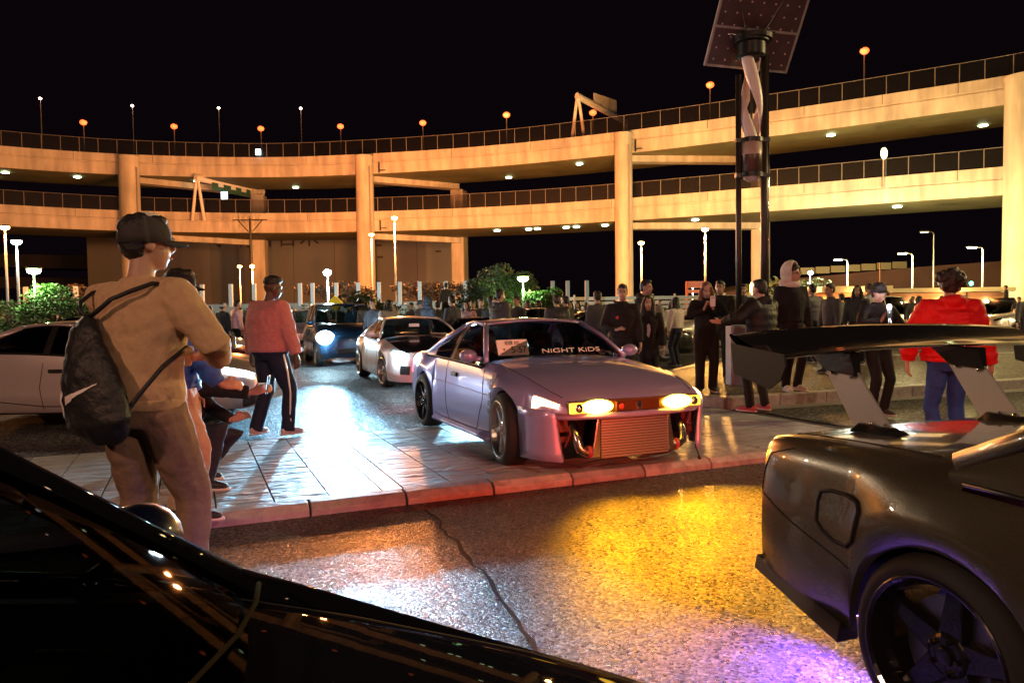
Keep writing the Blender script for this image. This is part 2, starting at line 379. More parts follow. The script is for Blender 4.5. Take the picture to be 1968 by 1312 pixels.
via = empty('viaduct', (0, 90, 0)); tag(via, 'two-level curved concrete motorway viaduct on round columns', 'viaduct')
def kid(o, par): o.parent = par; o.matrix_parent_inverse = Matrix.Translation(-V(par.location)); return o
SEC = [(0,0),(0,-.92),(.16,-.97),(.16,-1.09),(.05,-1.13),(.22,-2.45),(.6,-2.55),(2.2,-2.62),(7.4,-2.62),(9.0,-2.55),(9.4,-2.45),(9.5,-1.2),(9.5,0),(9.2,0),(9.2,-.9),(.3,-.9),(.3,0)]
def deck(name, Z):
    b = MB(); rows = []; N = 90
    for i in range(N+1):
        t = (len(PL)-1)*i/N; rows.append([deck_at(t, o, Z(t)+z)[0] for (o, z) in SEC+[SEC[0]]])
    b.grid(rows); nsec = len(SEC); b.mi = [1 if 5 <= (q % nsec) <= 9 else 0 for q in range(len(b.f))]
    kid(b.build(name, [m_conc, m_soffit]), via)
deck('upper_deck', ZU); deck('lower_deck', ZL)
# expansion joints: dark steps in the near face
for t, Z in ((5.12, ZU), (5.12, ZL), (7.1, ZU), (2.95, ZU)):
    b = MB(); p, d = deck_at(t, -.01, Z(t)); R = rotz(math.atan2(d.y, d.x))
    b.box(p+V((0,0,-1.75)), (.16,.12,1.3), R); b.box(p+d*.4+V((0,.1,-2.1)), (.8,.1,.1), R); kid(b.build('expansion_joint', m_black), via)
for Z in (ZU, ZL):
    for i in range(15):
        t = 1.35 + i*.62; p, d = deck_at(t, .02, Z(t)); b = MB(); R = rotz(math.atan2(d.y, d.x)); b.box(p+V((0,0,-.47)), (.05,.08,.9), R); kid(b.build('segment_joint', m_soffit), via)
colt = [(3.03, 1.22), (5.0, 1.12), (7.02, 1.0), (9.9, 1.35)]
for t, r in colt:
    c, d = deck_at(t, -.15); c.z = 0
    b = MB(); b.lathe([(r*1.02,0),(r,3),(r*.97,12),(r*.96,20.6),(r*1.02,20.75),(r*1.02,21.0),(0,21.02)], c, n=36); o = b.build('column', m_conc2, None, True, angle=40); kid(o, via)
    b = MB(); q_ = c + d*r*.80 - V((-d.y, d.x, 0))*r*.66; b.tube([q_, q_+V((0,0,19.6))], .09, 8); kid(b.build('drain_pipe', m_fst0), via)
for t, o_ in ((3.86, 9.2), (5.55, 10.2), (7.75, 10.2), (1.2, 10), (10.9, 10)):
    c, d = deck_at(t, o_); R = rotz(math.atan2(d.y, d.x)); b = MB(); b.box(c+V((0,0,9)), (1.75,2.2,18), R); kid(b.build('pier', m_conc2, None, bevel=.15), via)
for t, o_ in ((3.03, 3.6), (5.0, 5.3), (7.02, 7.3), (9.9, 9)):
    for Z in (ZU, ZL):
        t2 = {3.03:3.86, 5.0:5.55, 7.02:7.75, 9.9:10.9}[t]
        a, _ = deck_at(t, .8, Z(t)-3.0); c, _ = deck_at(t2, 9.4, Z(t2)-3.0); d = (c-a); b = MB(); b.box((a+c)/2, (d.length,1.5,.7), rotz(math.atan2(d.y, d.x))); kid(b.build('cross_beam', m_conc2, None), via)
# drain pipe on the mid column, small lamps under the decks
m_under = emis('underdeck_lamp_glow', (.75, 1, .55), 16)
ul = MB().ell((0,0,0), (.42,.25,.1), nu=10, nv=6).mesh('underdeck_lamp', m_under, True)
for t in (1.55, 1.95, 2.05, 2.6, 3.5, 4.2, 5.4, 6.0, 6.65, 8.35, 9.6):
    o_ = 2.0 if int(t*20) % 3 else 6.5
    p, d = deck_at(t, o_, ZU(t)-2.72); kid(inst('underdeck_lamp', ul, None, p, (0,0,math.atan2(d.y,d.x))), via)
for t in (6.0, 6.25, 6.32, 6.55, 6.63, 6.85, 7.45, 8.9):
    p, d = deck_at(t, 1.6, ZL(t)-2.7); kid(inst('underdeck_lamp', ul, None, p, (0,0,math.atan2(d.y,d.x))), via)
# parapet screens: posts, top rail, wire screen
m_screen = glass('wire_screen', (.62,.56,.56), .5, .3); m_fst = mat('fence_steel', (.20,.18,.17), .7, metal=.2)
def screen_fence(label, Z, step, hh):
    f = empty('parapet_fence', (0, 90, 14)); tag(f, label, 'fence')
    L_ = [0]; N = 400; pts = [deck_at(12*i/N, .15, Z(12*i/N))[0] for i in range(N+1)]
    acc = 0; posts = [pts[0]]
    for i in range(1, N+1):
        acc += (pts[i]-pts[i-1]).length
        if acc >= step: acc = 0; posts.append(pts[i])
    pm = MB().box((0,0,hh/2), (.055,.055,hh)).mesh('post', m_fst)
    for p in posts:
        if -75 < p.x < 58: kid(inst('post', pm, None, p), f)
    b = MB(); b.grid([[p+V((0,.05,.04)) for p in posts], [p+V((0,.05,hh-.03)) for p in posts]]); kid(b.build('wire_screen', m_screen), f)
    b = MB(); b.tube([p+V((0,0,hh)) for p in posts], .025, 6); kid(b.build('rail', m_fst), f)
screen_fence('steel post and wire screen along the upper viaduct deck', ZU, 1.8, 1.75)
screen_fence('steel post and wire screen along the lower viaduct deck', ZL, 1.8, 1.7)

# ------------------------------------------------------------------ lamps
def lamp_post(label, top, col, power, style='flat', group=None, base_z=0., r=.09, es=60, lrad=.25, lens=.55):
    x, y, z = top; root = empty('street_lamp', (x, y, base_z)); tag(root, label, 'street lamp', group)
    h = z-base_z
    b = MB(); b.tube([(0,0,0),(0,0,h*.5),(0,0,h-.12)], [r, r*.8, r*.55], 10); b.tube([(0,0,0),(0,0,.25)], [r*1.8, r*1.5], 10)
    b.build('pole', mat('lamp_pole_grey', (.35,.34,.33), .5, metal=.3), root, True)
    m = emis('lamp_glow_%d_%d_%d_%d' % (int(col[0]*99), int(col[1]*99), int(col[2]*99), int(es*10)), col, es)
    if style == 'flat':
        b = MB(); b.ell((0,0,h+.05), (.30,.30,.07), nu=16, nv=8); b.build('lamp_head', m_dark, root, True)
        b = MB(); b.lathe([(.24,.02),(.25,-.08),(.17,-.17),(0,-.2)], (0,0,h), n=18); b.build('lens', m, root, True)
        lz = h-.45
    elif style == 'arm':
        s_ = 1 if x > 0 else -1
        b = MB(); b.tube([(0,0,h-.2),(-.1*s_,0,h),(-.5*s_,0,h+.06)], .045, 8); b.box((-.85*s_,0,h+.07), (.75,.3,.1)); b.build('lamp_head', m_dark, root, bevel=.02)
        b = MB(); b.box((-.85*s_,0,h-.01), (.6,.24,.05)); b.build('lens', m, root); lz = h-.4
    else:
        b = MB(); b.box((0,0,h+.16*lens), (.62*lens,.4*lens,.14*lens)); b.build('lamp_head', m_dark, root, bevel=.03)
        b = MB(); b.ell((0,-.05,h-.02-.03*lens), (.36*lens,.32*lens,.29*lens), nu=14, nv=8); b.build('lens', m, root, True); lz = h-.5
    if power: light('POINT', (-.85*(1 if x > 0 else -1) if style == 'arm' else 0, 0, lz), col, power, root, lrad)
    return root
G1 = 'sodium lamps along the upper deck'
dk = [((-55.2,97,26.8),'sodium lamp on the upper deck, second glow from the picture edge'),((-45.7,102,27.4),'sodium lamp on the deck above the capped man'),((-34.2,103,27.2),'sodium lamp over the warehouse sign, third along the deck'),
      ((-23,102,27.1),'sodium lamp on the deck just before the second column'),((-11.3,98,26.4),'sodium lamp on the deck right of the second column'),((-.3,92,25.7),'sodium lamp on the deck midway to the white gantry'),
      ((22.6,84,26.6),'sodium lamp on the deck beside the solar post'),((36.1,76,27.4),'highest sodium lamp on the deck, right of the solar post'),((10.1,90,25.3),'short sodium lamp under the white gantry beam')]
for top, lb in dk: lamp_post(lb, top, (1,.10,.012), 0, 'head', G1, 20.3, .1, 2.3, lens=1.25)  # lenses oversized and deep orange to stand in for lamp glare
for top, lb in (((-61.3,98,30.2),'tall thin deck lamp nearest the picture edge'),((-52.3,104,30.8),'tall thin deck lamp above the first column'),((-41.1,106,30.9),'tall thin deck lamp above the lower sign gantry'),((-29.2,105,30.4),'tall thin deck lamp over the warehouse, last of four')):
    lamp_post(lb, top, (1,.6,.45), 0, 'head', 'tall thin lamps on the deck', 20.3, .07, 12)
PW = 1.55
lamp_post('sodium lamp on a tall tapered pole at the far left', (-30.6,45,7.0), SODIUM, 2200*PW, 'flat', es=50)
lamp_post('sodium lamp on a pole in front of the second column', (-13.1,70,8.95), (1,.29,.07), 15000*PW, 'flat', es=50)
lamp_post('tallest sodium lamp, right of the second column', (-9.35,60,9.2), (1,.30,.07), 19000*PW, 'flat', es=50)
lamp_post('sodium lamp beside the third column', (10.9,62,7.1), (1,.42,.09), 15000*PW, 'flat', es=45)
lamp_post('sodium lamp between the far pier and the solar post', (14.4,55,7.4), (1,.45,.1), 17000*PW, 'flat', es=45)
lamp_post('glaring sodium lamp before the warehouse wall', (-24.4,70,6.1), (1,.27,.06), 13000*PW, 'head', es=70)
lamp_post('small sodium lamp left of the glaring one', (-25.6,70,6.1), SODIUM, 0, 'head', es=14)
lamp_post('white lamp on a tapered pole at the far left', (-26.6,40,5.6), (.7,1,.9), 700, 'flat', es=40)
lamp_post('greenish lamp standing in the clipped shrub', (-19.3,30,3.4), GREENW, 340, 'flat', es=35, r=.06)
lamp_post('white glaring lamp behind the man in the pink jacket', (-9.4,38,3.6), COOL, 4500, 'head', es=90, r=.06)
lamp_post('greenish lamp glowing inside the tree', (.54,34,3.0), GREENW, 300, 'flat', es=40, r=.06)
lamp_post('small white lamp behind the long-haired woman', (14.7,60,3.35), COOL, 200, 'head', es=60, r=.06)
lamp_post('small white lamp beside the hooded man', (24.2,60,4.3), (.8,.95,.85), 200, 'head', es=50, r=.06)
lamp_post('white lamp with pole over the dark bank', (29.5,65,5.6), (.85,.95,.7), 2500, 'arm', es=60)
lamp_post('white arm lamp over the yellow parapet', (34.0,62.8,5.9), (1,.80,.35), 5500, 'arm', es=60)
lamp_post('white arm lamp nearest the thick column', (36.9,58,5.95), (1,.78,.30), 4500, 'arm', es=55)
lamp_post('thin unlit looking lamp pole over the bank', (37.6,66,8.0), (.5,.4,.35), 0, 'arm', es=1, r=.06)
# unseen car park lamps off to the sides, two of them added as fill
lamp_post('car park lamp on a tall pole beyond the parked cars', (47,40,9.5), (1,.68,.2), 12500, 'flat', es=50)
lamp_post('car park lamp on a tall pole behind the black car', (-7.5,-8,8.5), (1,.52,.32), 2300, 'flat', es=50, lrad=.35)
lamp_post('car park lamp on a tall pole behind the winged coupe', (9.5,-9,8.5), (1,.62,.42), 2500, 'flat', es=50, lrad=.35)
lamp_post('unseen fill lamp on a tall pole beyond the red jacket', (17.5,13,8.5), (1,.74,.32), 5000, 'flat', es=50, lrad=.3)  # out of view, added to brighten the onlookers on the right
lamp_post('unseen fill lamp on a tall pole beyond the silver-white coupe', (-25,21,8.5), (1,.78,.58), 5200, 'flat', es=50, lrad=.3)  # out of view, added to brighten the far crowd from the left
lamp_post('car park lamp on a tall pole at the near car park edge', (-48,52,9.5), SODIUM, 14000, 'flat', es=50)

# yellow road mirror on the lower deck
b = MB(); rm_ = empty('road_mirror', (35.1,70,12.5)); tag(rm_, 'yellow-lit oval convex mirror on a post on the lower deck', 'mirror')
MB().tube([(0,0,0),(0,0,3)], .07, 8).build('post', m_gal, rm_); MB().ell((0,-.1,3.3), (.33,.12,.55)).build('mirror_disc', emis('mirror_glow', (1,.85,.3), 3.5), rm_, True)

# ------------------------------------------------------------------ sign gantries
def gantry(label, a, c, h, sign, back=0.):
    a, c = V(a), V(c); g = empty('sign_gantry', a); tag(g, label, 'gantry'); m = mat('gantry_white', (.62,.58,.55), .5)
    for q, nm in ((V((0,0,0)), 'near'), (c-a, 'far')):
        b = MB(); dx = .75
        b.tube([q+V((-dx,0,-h)), q+V((-.12,0,-.3)), q], [.2,.17,.17], 10); b.tube([q+V((dx,0,-h)), q+V((.12,0,-.3)), q], [.2,.17,.17], 10); b.build('leg', m, g, True)
    b = MB(); d = c-a; b.tube([V((0,0,0))-d*.02, d*1.02], [(.32,.42)]*2, 8); b.build('beam', m, g)
    if sign:
        b = MB(); b.box(d*.55+V((0,-.2,sign[2])), (sign[0], .12, sign[1]), rotz(math.atan2(d.y, d.x))); s_ = b.build('sign_panel', sign[3], g, bevel=.04)
    return g
m_sgreen = mat('sign_green', (.03,.09,.06), .5, noise=(1.5,.3)); m_sback = mat('sign_back', (.5,.45,.42), .5)
gantry('white sign gantry over the upper deck left of the solar post', (8.0,86.5,26.2), (14.6,93.5,25.0), 5.2, (4.6,1.5,.9,m_sback))
gantry('white sign gantry with dark green panel over the lower deck', (-38.8,92.5,18.6), (-34.6,104,18.7), 5.3, None)
ss = empty('road_sign', (-36.6,98,17.9)); tag(ss, 'dark green direction sign hung on the lower gantry', 'sign')
R = rotz(math.atan2(11.5, 4.2)); b = MB(); b.box((0,0,.3), (7.2,.15,1.5), R); b.build('panel', m_sgreen, ss, bevel=.05)
for k in (-2.1, .2, 2.2):
    q = R @ V((k,-.12,.35)); b = MB(); b.box(q, (.9,.04,.5), R); b.build('sign_text_block', mat('sign_pale', (.5,.55,.5), .5), ss)
mk = MB().box((0,0,0), (.75,.2,.95)).build('signal_box', emis('lit_sign_box', (.75,.95,1), 4)); mk.location = (-36.4,94.9,16.75); tag(mk, 'small white lit box hanging under the green sign', 'lit sign')
mk = MB().box((0,0,0), (.6,.2,.7)).build('signal_box', emis('lit_sign_box', (.75,.95,1), 4)); mk.location = (-31.5,93.6,21.9); tag(mk, 'small white lit box on the upper deck parapet', 'lit sign')
# utility pole in front of the lower deck
up = empty('utility_pole', (-31.5,90,0)); tag(up, 'dark utility pole with crossarms before the lower deck', 'pole')
b = MB(); b.tube([(0,0,0),(0,0,13.2)], [.2,.14], 10); b.build('pole', m_dark, up)
b = MB(); b.box((0,0,13.0), (4.2,.12,.12)); b.build('crossarm', m_dark, up)
for s_ in (-1, 1):
    b = MB(); b.tube([(s_*1.5,0,13),(s_*.25,0,11.6)], .06, 6); b.build('brace', m_dark, up)
for k in (-1.9,-1.2,-.5,.5,1.2,1.9):
    b = MB(); b.tube([(k,0,13.06),(k,0,13.4)], [.07,.05], 6); b.build('insulator', m_sback, up)

# ------------------------------------------------------------------ warehouse, far road, bank, kiosks
wh = empty('warehouse', (-38.5,120,0)); tag(wh, 'huge windowless warehouse wall behind the lower deck', 'building')
m_wh = mat('warehouse_cladding', (.17,.172,.185), .85, noise=(.06,.3))
for i in range(9):      # cladding bays
    b = MB(); w = 60/9; b.box((-30+w*(i+.5), 15, 8.6), (w-.06, 30, 17.2)); b.build('wall_bay', m_wh, wh)
m_whd = mat('warehouse_letter', (.025,.022,.022), .7)
def text(name, body, size, mtl, parent, loc, rot, ext=.03, shear=0, align='CENTER'):
    c = bpy.data.curves.new(name, 'FONT'); c.body = body; c.size = size; c.extrude = ext; c.shear = shear; c.align_x = align
    tmp = bpy.data.objects.new(name, c); me = bpy.data.meshes.new_from_object(tmp); bpy.data.objects.remove(tmp); me.materials.clear(); me.materials.append(mtl); me.polygons.foreach_set('material_index', [0]*len(me.polygons))
    o = bpy.data.objects.new(name, me); COL.objects.link(o); o.location = loc; o.rotation_euler = rot; o.parent = parent; return o
for ch, px_ in (('竹', -4.3), ('芥', -.9), ('日', 2.45), ('木', 6.0)):
    text('wall_letter', ch, 3.3, m_whd, wh, (px_, -.08, 12.75), (PI/2,0,0), .05)
b = MB(); R = Matrix.Rotation(PI/4, 3, 'Y'); b.box((-8.6,-.06,14.1), (2.3,.1,2.3), R); b.build('wall_logo', m_whd, wh)
b = MB(); b.box((-8.6,-.12,14.1), (1.3,.1,1.3), R); b.build('wall_logo', m_wh, wh)
for (x, z) in ((-24,12.2),(-24,9.8),(-23.6,8.2),(17.2,12.5),(17.4,10.6),(16.9,6.6),(26.8,11.4)):
    b = MB(); b.box((x,-.12,z), (.9,.25,.28)); b.build('wall_vent', m_whd, wh)
for k in (1, 4, 7):
    b = MB(); b.cyl((-30+60/9*k, -.15, 0), (-30+60/9*k, -.15, 17), .11, n=8); b.build('downpipe', m_whd, wh)
fr = empty('elevated_road', (-95,140,0)); tag(fr, 'dim elevated road in two grey bands beyond the lamps', 'elevated road')
for (z, hgt) in ((12.2,2.4),(8.2,2.1)):
    b = MB(); b.box((0,0,z), (120,9,hgt), Matrix.Rotation(.035, 3, 'Y')); b.build('deck', mat('far_concrete', (.06,.055,.06), .9), fr)
for x in (-40,-10,20,45):
    b = MB(); b.box((x,0,5), (3,3,10)); b.build('pier', _M['far_concrete'], fr)
bank = MB(); bank.grid([[V((19,82,0)),V((30,80,0)),V((42,76,0)),V((60,70,0))],[V((19,82.5,2.2)),V((30,80.5,4.6)),V((42,76.5,5.5)),V((60,70.5,6.4))],[V((19,100,2.2)),V((30,100,4.6)),V((42,100,5.5)),V((60,100,6.4))]])
bk = bank.build('embankment', mat('brick_brown_bank', (.032,.014,.010), .95, noise=(.5,.3))); tag(bk, 'brown retaining bank rising toward the thick column', 'embankment')
pa = empty('bank_parapet', (36,78,5)); tag(pa, 'yellow-lit slab parapet along the top of the bank', 'parapet')
for i in range(7):
    b = MB(); b.box((-4.6+i*1.55, -.15*i+.6, .35+.075*i), (1.45,.15,.7)); b.build('parapet_panel', mat('parapet_cream', (.10,.085,.045), .7), pa)
ks = empty('toll_kiosk', (25,56,0)); tag(ks, 'low flat-roofed kiosk with glowing orange wall', 'kiosk')
MB().box((0,0,2.75), (5.2,5,.42)).build('roof', mat('kiosk_roof', (.75,.68,.5), .6), ks, bevel=.05)
MB().box((.3,.3,1.25), (4.4,4,2.5)).build('wall', mat('kiosk_wall', (.55,.3,.16), .7), ks)
for x in (-1.4, 0, 1.4):
    MB().box((x,-1.76,1.5), (1.0,.06,1.0)).build('window', emis('kiosk_window', (1,.5,.15), 1.2), ks)
light('POINT', (0,-2.8,2.3), (1,.5,.15), 160, ks, .2)
ks = empty('toll_kiosk', (32,56,0)); tag(ks, 'long kiosk with bright spots below a dark bank', 'kiosk')
MB().box((0,0,2.6), (9,5,.3)).build('roof', _M['kiosk_roof'], ks, bevel=.05)
MB().box((0,.3,1.2), (8.4,4,2.4)).build('wall', _M['kiosk_wall'], ks)
for x in (-2.6,-.6,.4,1.0,2.8):
    MB().ell((x,-1.85,1.6+.2*math.sin(x*7)), .12, nu=8, nv=6).build('spot_lamp', emis('kiosk_spot', (1,.75,.45), 30), ks, True)
light('POINT', (0,-3.2,2.2), (1,.5,.15), 220, ks, .2)
tl = empty('traffic_light', (33.2,54,0)); tag(tl, 'small green traffic light over the far kiosk', 'traffic light')
MB().tube([(0,0,0),(0,0,2.9)], .06, 8).build('post', m_dark, tl); MB().box((0,0,3.05), (.9,.2,.34)).build('housing', m_black, tl)
MB().ell((.25,-.12,3.05), (.14,.05,.14)).build('green_lens', emis('green_lamp', (.05,1,.55), 20), tl, True); MB().ell((-.3,-.12,3.05), (.1,.05,.1)).build('red_lens', emis('red_lamp', (1,.05,.03), 4), tl, True)
st = empty('sign_post', (11.85,50,0)); tag(st, 'red post with a small red sign near the solar post', 'sign')
MB().tube([(0,0,0),(0,0,3.3)], .09, 8).build('post', mat('red_post', (.6,.16,.08), .6), st)
MB().box((.55,0,3.1), (1.15,.1,.45)).build('sign_panel', mat('pink_sign', (.7,.3,.32), .5), st); MB().box((.5,0,2.65), (.9,.08,.22)).build('sign_panel', _M['pink_sign'], st)
fl = MB().ell((0,0,0), (.12,.08,.42)).build('beacon_lamp', emis('orange_beacon', (1,.3,.06), 25), None, True); fl.location = (15.9,49,2.75)
tag(fl, 'small upright orange light beside the solar post', 'light')
pk = empty('thin_mast', (22.4,45,0)); tag(pk, 'thin bare mast standing right of the hooded man', 'pole'); MB().tube([(0,0,0),(0,0,4.1)], .05, 8).build('mast', mat('rusty_pole', (.4,.2,.12), .6), pk)

# ------------------------------------------------------------------ roadside wall, white posts, guard fence
wlb = MB().box((0,0,1.1), (36,.4,2.2)).build('roadside_wall', mat('low_wall', (.30,.26,.2), .9, noise=(.8,.35))); wlb.location = (-16,49,0); tag(wlb, 'low concrete wall under the row of white posts', 'wall')
pm = MB().box((0,0,.75), (.22,.22,1.5)).mesh('marker_post', mat('post_white', (.42,.40,.36), .7))
names = ['at the far left','behind the green shrub','over the orange bush','beside the dark cap','left of the small lamp','under the glaring sodium lamp','right of the young man in pink','left of the white lamp','beside the yellow sign','in front of the second column','right of the second column','below the tallest sodium lamp','third before the trees','second before the trees','last before the trees']
for px_, nm in zip((51,107,147,390,445,490,578,602,648,690,730,770,808,858,895), names):
    o = inst('marker_post', pm, None, ((px_-984)/1421*48.5, 48.6, 2.0)); tag(o, 'white concrete marker post ' + nm, 'post', 'white posts on the roadside wall')
gf = empty('guard_fence', (9.2,45,0)); tag(gf, 'long white slatted guard fence behind the crowd', 'fence')
for i in range(5):
    MB().box((0,0,1.05+i*.28), (14.2,.05,.2)).build('rail', mat('guard_white', (.72,.68,.6), .6), gf)
for i in range(10):
    MB().box((-6.9+i*1.53,.08,1.15), (.1,.1,2.5)).build('post', _M['guard_white'], gf)
for x, nm in ((2.5,'first of three by the tree'),(3.4,'second of three by the tree'),(4.55,'tallest, in the white fence')):
    o = inst('marker_post', pm, None, (x,44.6,1.75)); tag(o, 'slim white marker post ' + nm, 'post', 'white posts by the guard fence')
ys = empty('road_sign', (-6.65,28,0)); tag(ys, 'yellow diamond road sign above the parked cars', 'sign')
MB().tube([(0,0,0),(0,0,1.9)], .03, 8).build('post', m_gal, ys); MB().box((0,-.05,1.85), (.42,.03,.42), Matrix.Rotation(PI/4,3,'Y')).build('panel', mat('sign_yellow', (.75,.6,.04), .4, emit=(1,.8,.05), estr=.12), ys)

# ------------------------------------------------------------------ shrubs and trees
def leaves(b, c, r, n, size, seed, squash=1.):
    rnd = random.Random(seed); c = V(c)
    clumps = [(V((rnd.gauss(0,1), rnd.gauss(0,1), rnd.gauss(0,1))).normalized() * rnd.uniform(.35,.92), rnd.uniform(.22,.45)) for _ in range(22)]
    for _ in range(n):
        k, kr = rnd.choice(clumps); d = V((rnd.gauss(0,1), rnd.gauss(0,1), rnd.gauss(0,1))).normalized()*kr*rnd.random()**.4
        p = k + d; p = c + V((p.x*r[0], p.y*r[1], p.z*r[2]))
        if p.z < .05: p.z = .05+rnd.random()*.1
        R = Euler((rnd.uniform(-1.2,1.2), rnd.uniform(-1.2,1.2), rnd.uniform(0,6.3))).to_matrix(); s_ = size*rnd.uniform(.6,1.4)
        b.add([p+R@V((-s_*.32,0,0)), p+R@V((0,-s_*.6,0)), p+R@V((s_*.32,0,.1*s_)), p+R@V((0,s_*.6,0))], [(0,1,2,3)])
m_leaf = mat('leaf_green', (.06,.11,.03), .55, noise=(2,.35)); m_leaf2 = mat('leaf_dark', (.045,.06,.025), .6, noise=(2,.35)); m_leaf3 = mat('leaf_sodium_lit', (.12,.07,.03), .6, noise=(2,.35))  # third leaf material has the orange lamplight put into its colour
m_bark = mat('bark', (.06,.045,.035), .9, bump=(20,.6,.02))
def tree(name, label, cat, loc, r, zc, n, size, m, seed, trunk=True):
    t = empty(name, loc); tag(t, label, cat)
    if trunk:
        b = MB(); b.tube([(0,0,0),(.05,0,zc*.6),(.1,.05,zc)], [.14,.1,.05], 8)
        for k in range(5):
            a = k*1.26+seed; b.tube([(.05,0,zc*.55),(math.cos(a)*r[0]*.35,math.sin(a)*r[1]*.35,zc+.1),(math.cos(a)*r[0]*.7,math.sin(a)*r[1]*.7,zc+r[2]*.5)], [.06,.04,.015], 6)
        b.build('trunk', m_bark, t, True)
    b = MB(); leaves(b, (0,0,zc), r, n, size, seed); b.build('crown', m, t)
tree('shrub','bright green clipped shrub around the greenish lamp','shrub',(-19.0,30.6,0),(1.8,1.2,.9),1.75,6000,.11,m_leaf,1)
tree('shrub','low dark shrub at the picture edge beside the green one','shrub',(-21.8,31.5,0),(1.7,1.2,.9),1.4,4500,.11,m_leaf2,2)
tree('shrub','small green shrub right below the greenish lamp','shrub',(-17.0,27,0),(.9,.6,.4),1.05,900,.12,m_leaf,3)
tree('tree','rounded dark tree left of the green-lit one','tree',(-1.5,35.5,0),(1.6,1.3,1.15),2.0,6000,.13,m_leaf2,4)
tree('tree','tree lit vivid green by the lamp in it','tree',(1.35,34.6,0),(1.15,.9,.85),1.8,5500,.11,m_leaf,5)
tree('tree','dark tree top behind the green-lit tree','tree',(-.2,38,0),(2.0,1.4,1.3),2.6,6000,.14,m_leaf2,6)
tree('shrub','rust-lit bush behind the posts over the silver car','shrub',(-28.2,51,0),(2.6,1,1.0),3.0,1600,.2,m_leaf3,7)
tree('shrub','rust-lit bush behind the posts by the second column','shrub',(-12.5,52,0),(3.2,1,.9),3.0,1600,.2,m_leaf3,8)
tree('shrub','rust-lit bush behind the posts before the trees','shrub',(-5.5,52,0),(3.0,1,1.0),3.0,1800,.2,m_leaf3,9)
tree('shrub','dark blue-lit bush behind the parked dark car','shrub',(-6.3,32,0),(1.5,1,.9),1.5,1700,.18,m_leaf2,10)
tree('shrub','dark bush at the foot of the far pier','shrub',(20,70,0),(5,2,1.3),1.6,1600,.35,m_leaf2,12)
tree('shrub','dark scrub on the bank over the kiosk','shrub',(25.5,68,0),(4.5,2.5,1.5),3.0,2600,.35,m_leaf2,13)
hg = MB(); 
for i in range(26): leaves(hg, (-31+i*1.25, 45.5+random.uniform(-.6,.6), .95), (1.1,.9,random.uniform(.7,1.1)), 420, .2, 100+i)
hg = hg.build('hedge_foliage', m_leaf2); tag(hg, 'long rough hedge below the roadside wall', 'hedge', kind='stuff')
# ================================================================== CARS   (local: x forward, y to the car's left, z up)
m_glass = glass('car_glass', (.42,.47,.47)); m_glassd = glass('tinted_glass', (.10,.11,.12)); m_lens = glass('lamp_lens', (.9,.92,.92))
m_gap = mat('panel_gap', (.004,.004,.004), .8); m_trim = mat('window_trim', (.015,.015,.016), .35)
m_int = mat('car_interior', (.018,.018,.02), .8); m_rim = mat('silver_rim', (.52,.52,.52), .28, metal=.8); m_rimb = mat('black_rim', (.018,.017,.018), .25, metal=.5, coat=.4)
m_disc = mat('brake_disc', (.3,.29,.28), .35, metal=1); m_plate = mat('number_plate', (.85,.85,.82), .45); m_ink = mat('plate_ink', (.02,.08,.05), .6)
m_tail = mat('tail_lens_red', (.35,.01,.012), .15, coat=1)
def paint(name, col, metal=.55, rough=.32, coat=1.): return mat('paint_'+name, col, rough, metal=metal, coat=coat, flake=.06 if metal > .3 else 0, croug=.025)

def wheel(root, x, y, z, R, w, rimR, style, mrim, steer=0., spokes=6):
    """wheel > tyre, rim ; axis along local y, outer face toward sign(y)"""
    s = 1 if y > 0 else -1; Ry = Matrix.Rotation(-PI/2*s, 3, 'X')      # local z -> outward
    d = MB(); d.lathe([(.05,.0),(rimR*.72,.0),(rimR*.72,.02),(.05,.02)], (0,0,0), Ry, 24, True)
    wh = d.build('wheel', m_disc, root, True, angle=40); wh.location = (x, y, z); wh.rotation_euler = (0, 0, steer)
    t = MB(); h = w/2
    t.lathe([(rimR,-h),(rimR+.02,-h-.008),(R-.03,-h-.005),(R-.006,-h+.025),(R,-h+.05),(R,h-.05),(R-.006,h-.025),(R-.03,h+.005),(rimR+.02,h+.008),(rimR,h)], (0,0,0), Ry, 40, False)
    t.build('tyre', m_rubber, wh, True, angle=50)
    r = MB()
    r.lathe([(rimR+.008,h+.006),(rimR,h+.012),(rimR-.012,h),(rimR-.03,h-.04),(rimR-.04,-h),(rimR+.004,-h)], (0,0,0), Ry, 40)
    zo = h-.03 if style != 'deep' else h-.07
    for k in range(spokes):
        a = 2*PI*k/spokes+.2; c, sn = math.cos(a), math.sin(a); wd = .052 if style == 'six' else .085
        P = lambda rad, off, zz: Ry @ V((c*rad - sn*off, sn*rad + c*off, zz))
        r.hexa([P(.05,-wd*.65,zo-.035), P(rimR-.02,-wd*.42,zo-.03), P(rimR-.02,wd*.42,zo-.03), P(.05,wd*.65,zo-.035)],
               [P(.05,-wd*.55,zo-.002), P(rimR-.02,-wd*.28,zo+.004), P(rimR-.02,wd*.28,zo+.004), P(.05,wd*.55,zo-.002)])
    r.lathe([(.075,zo-.05),(.075,zo),(.06,zo+.008),(.03,zo+.008),(.03,zo+.02),(0,zo+.022)], (0,0,0), Ry, 20)
    for k in range(5):
        a = 2*PI*k/5; p = Ry @ V((.052*math.cos(a), .052*math.sin(a), zo+.004)); r.cyl(p, p + Ry @ V((0,0,.025)), .009, n=6)
    r.build('rim', mrim, wh, False, bevel=.004)
    return wh

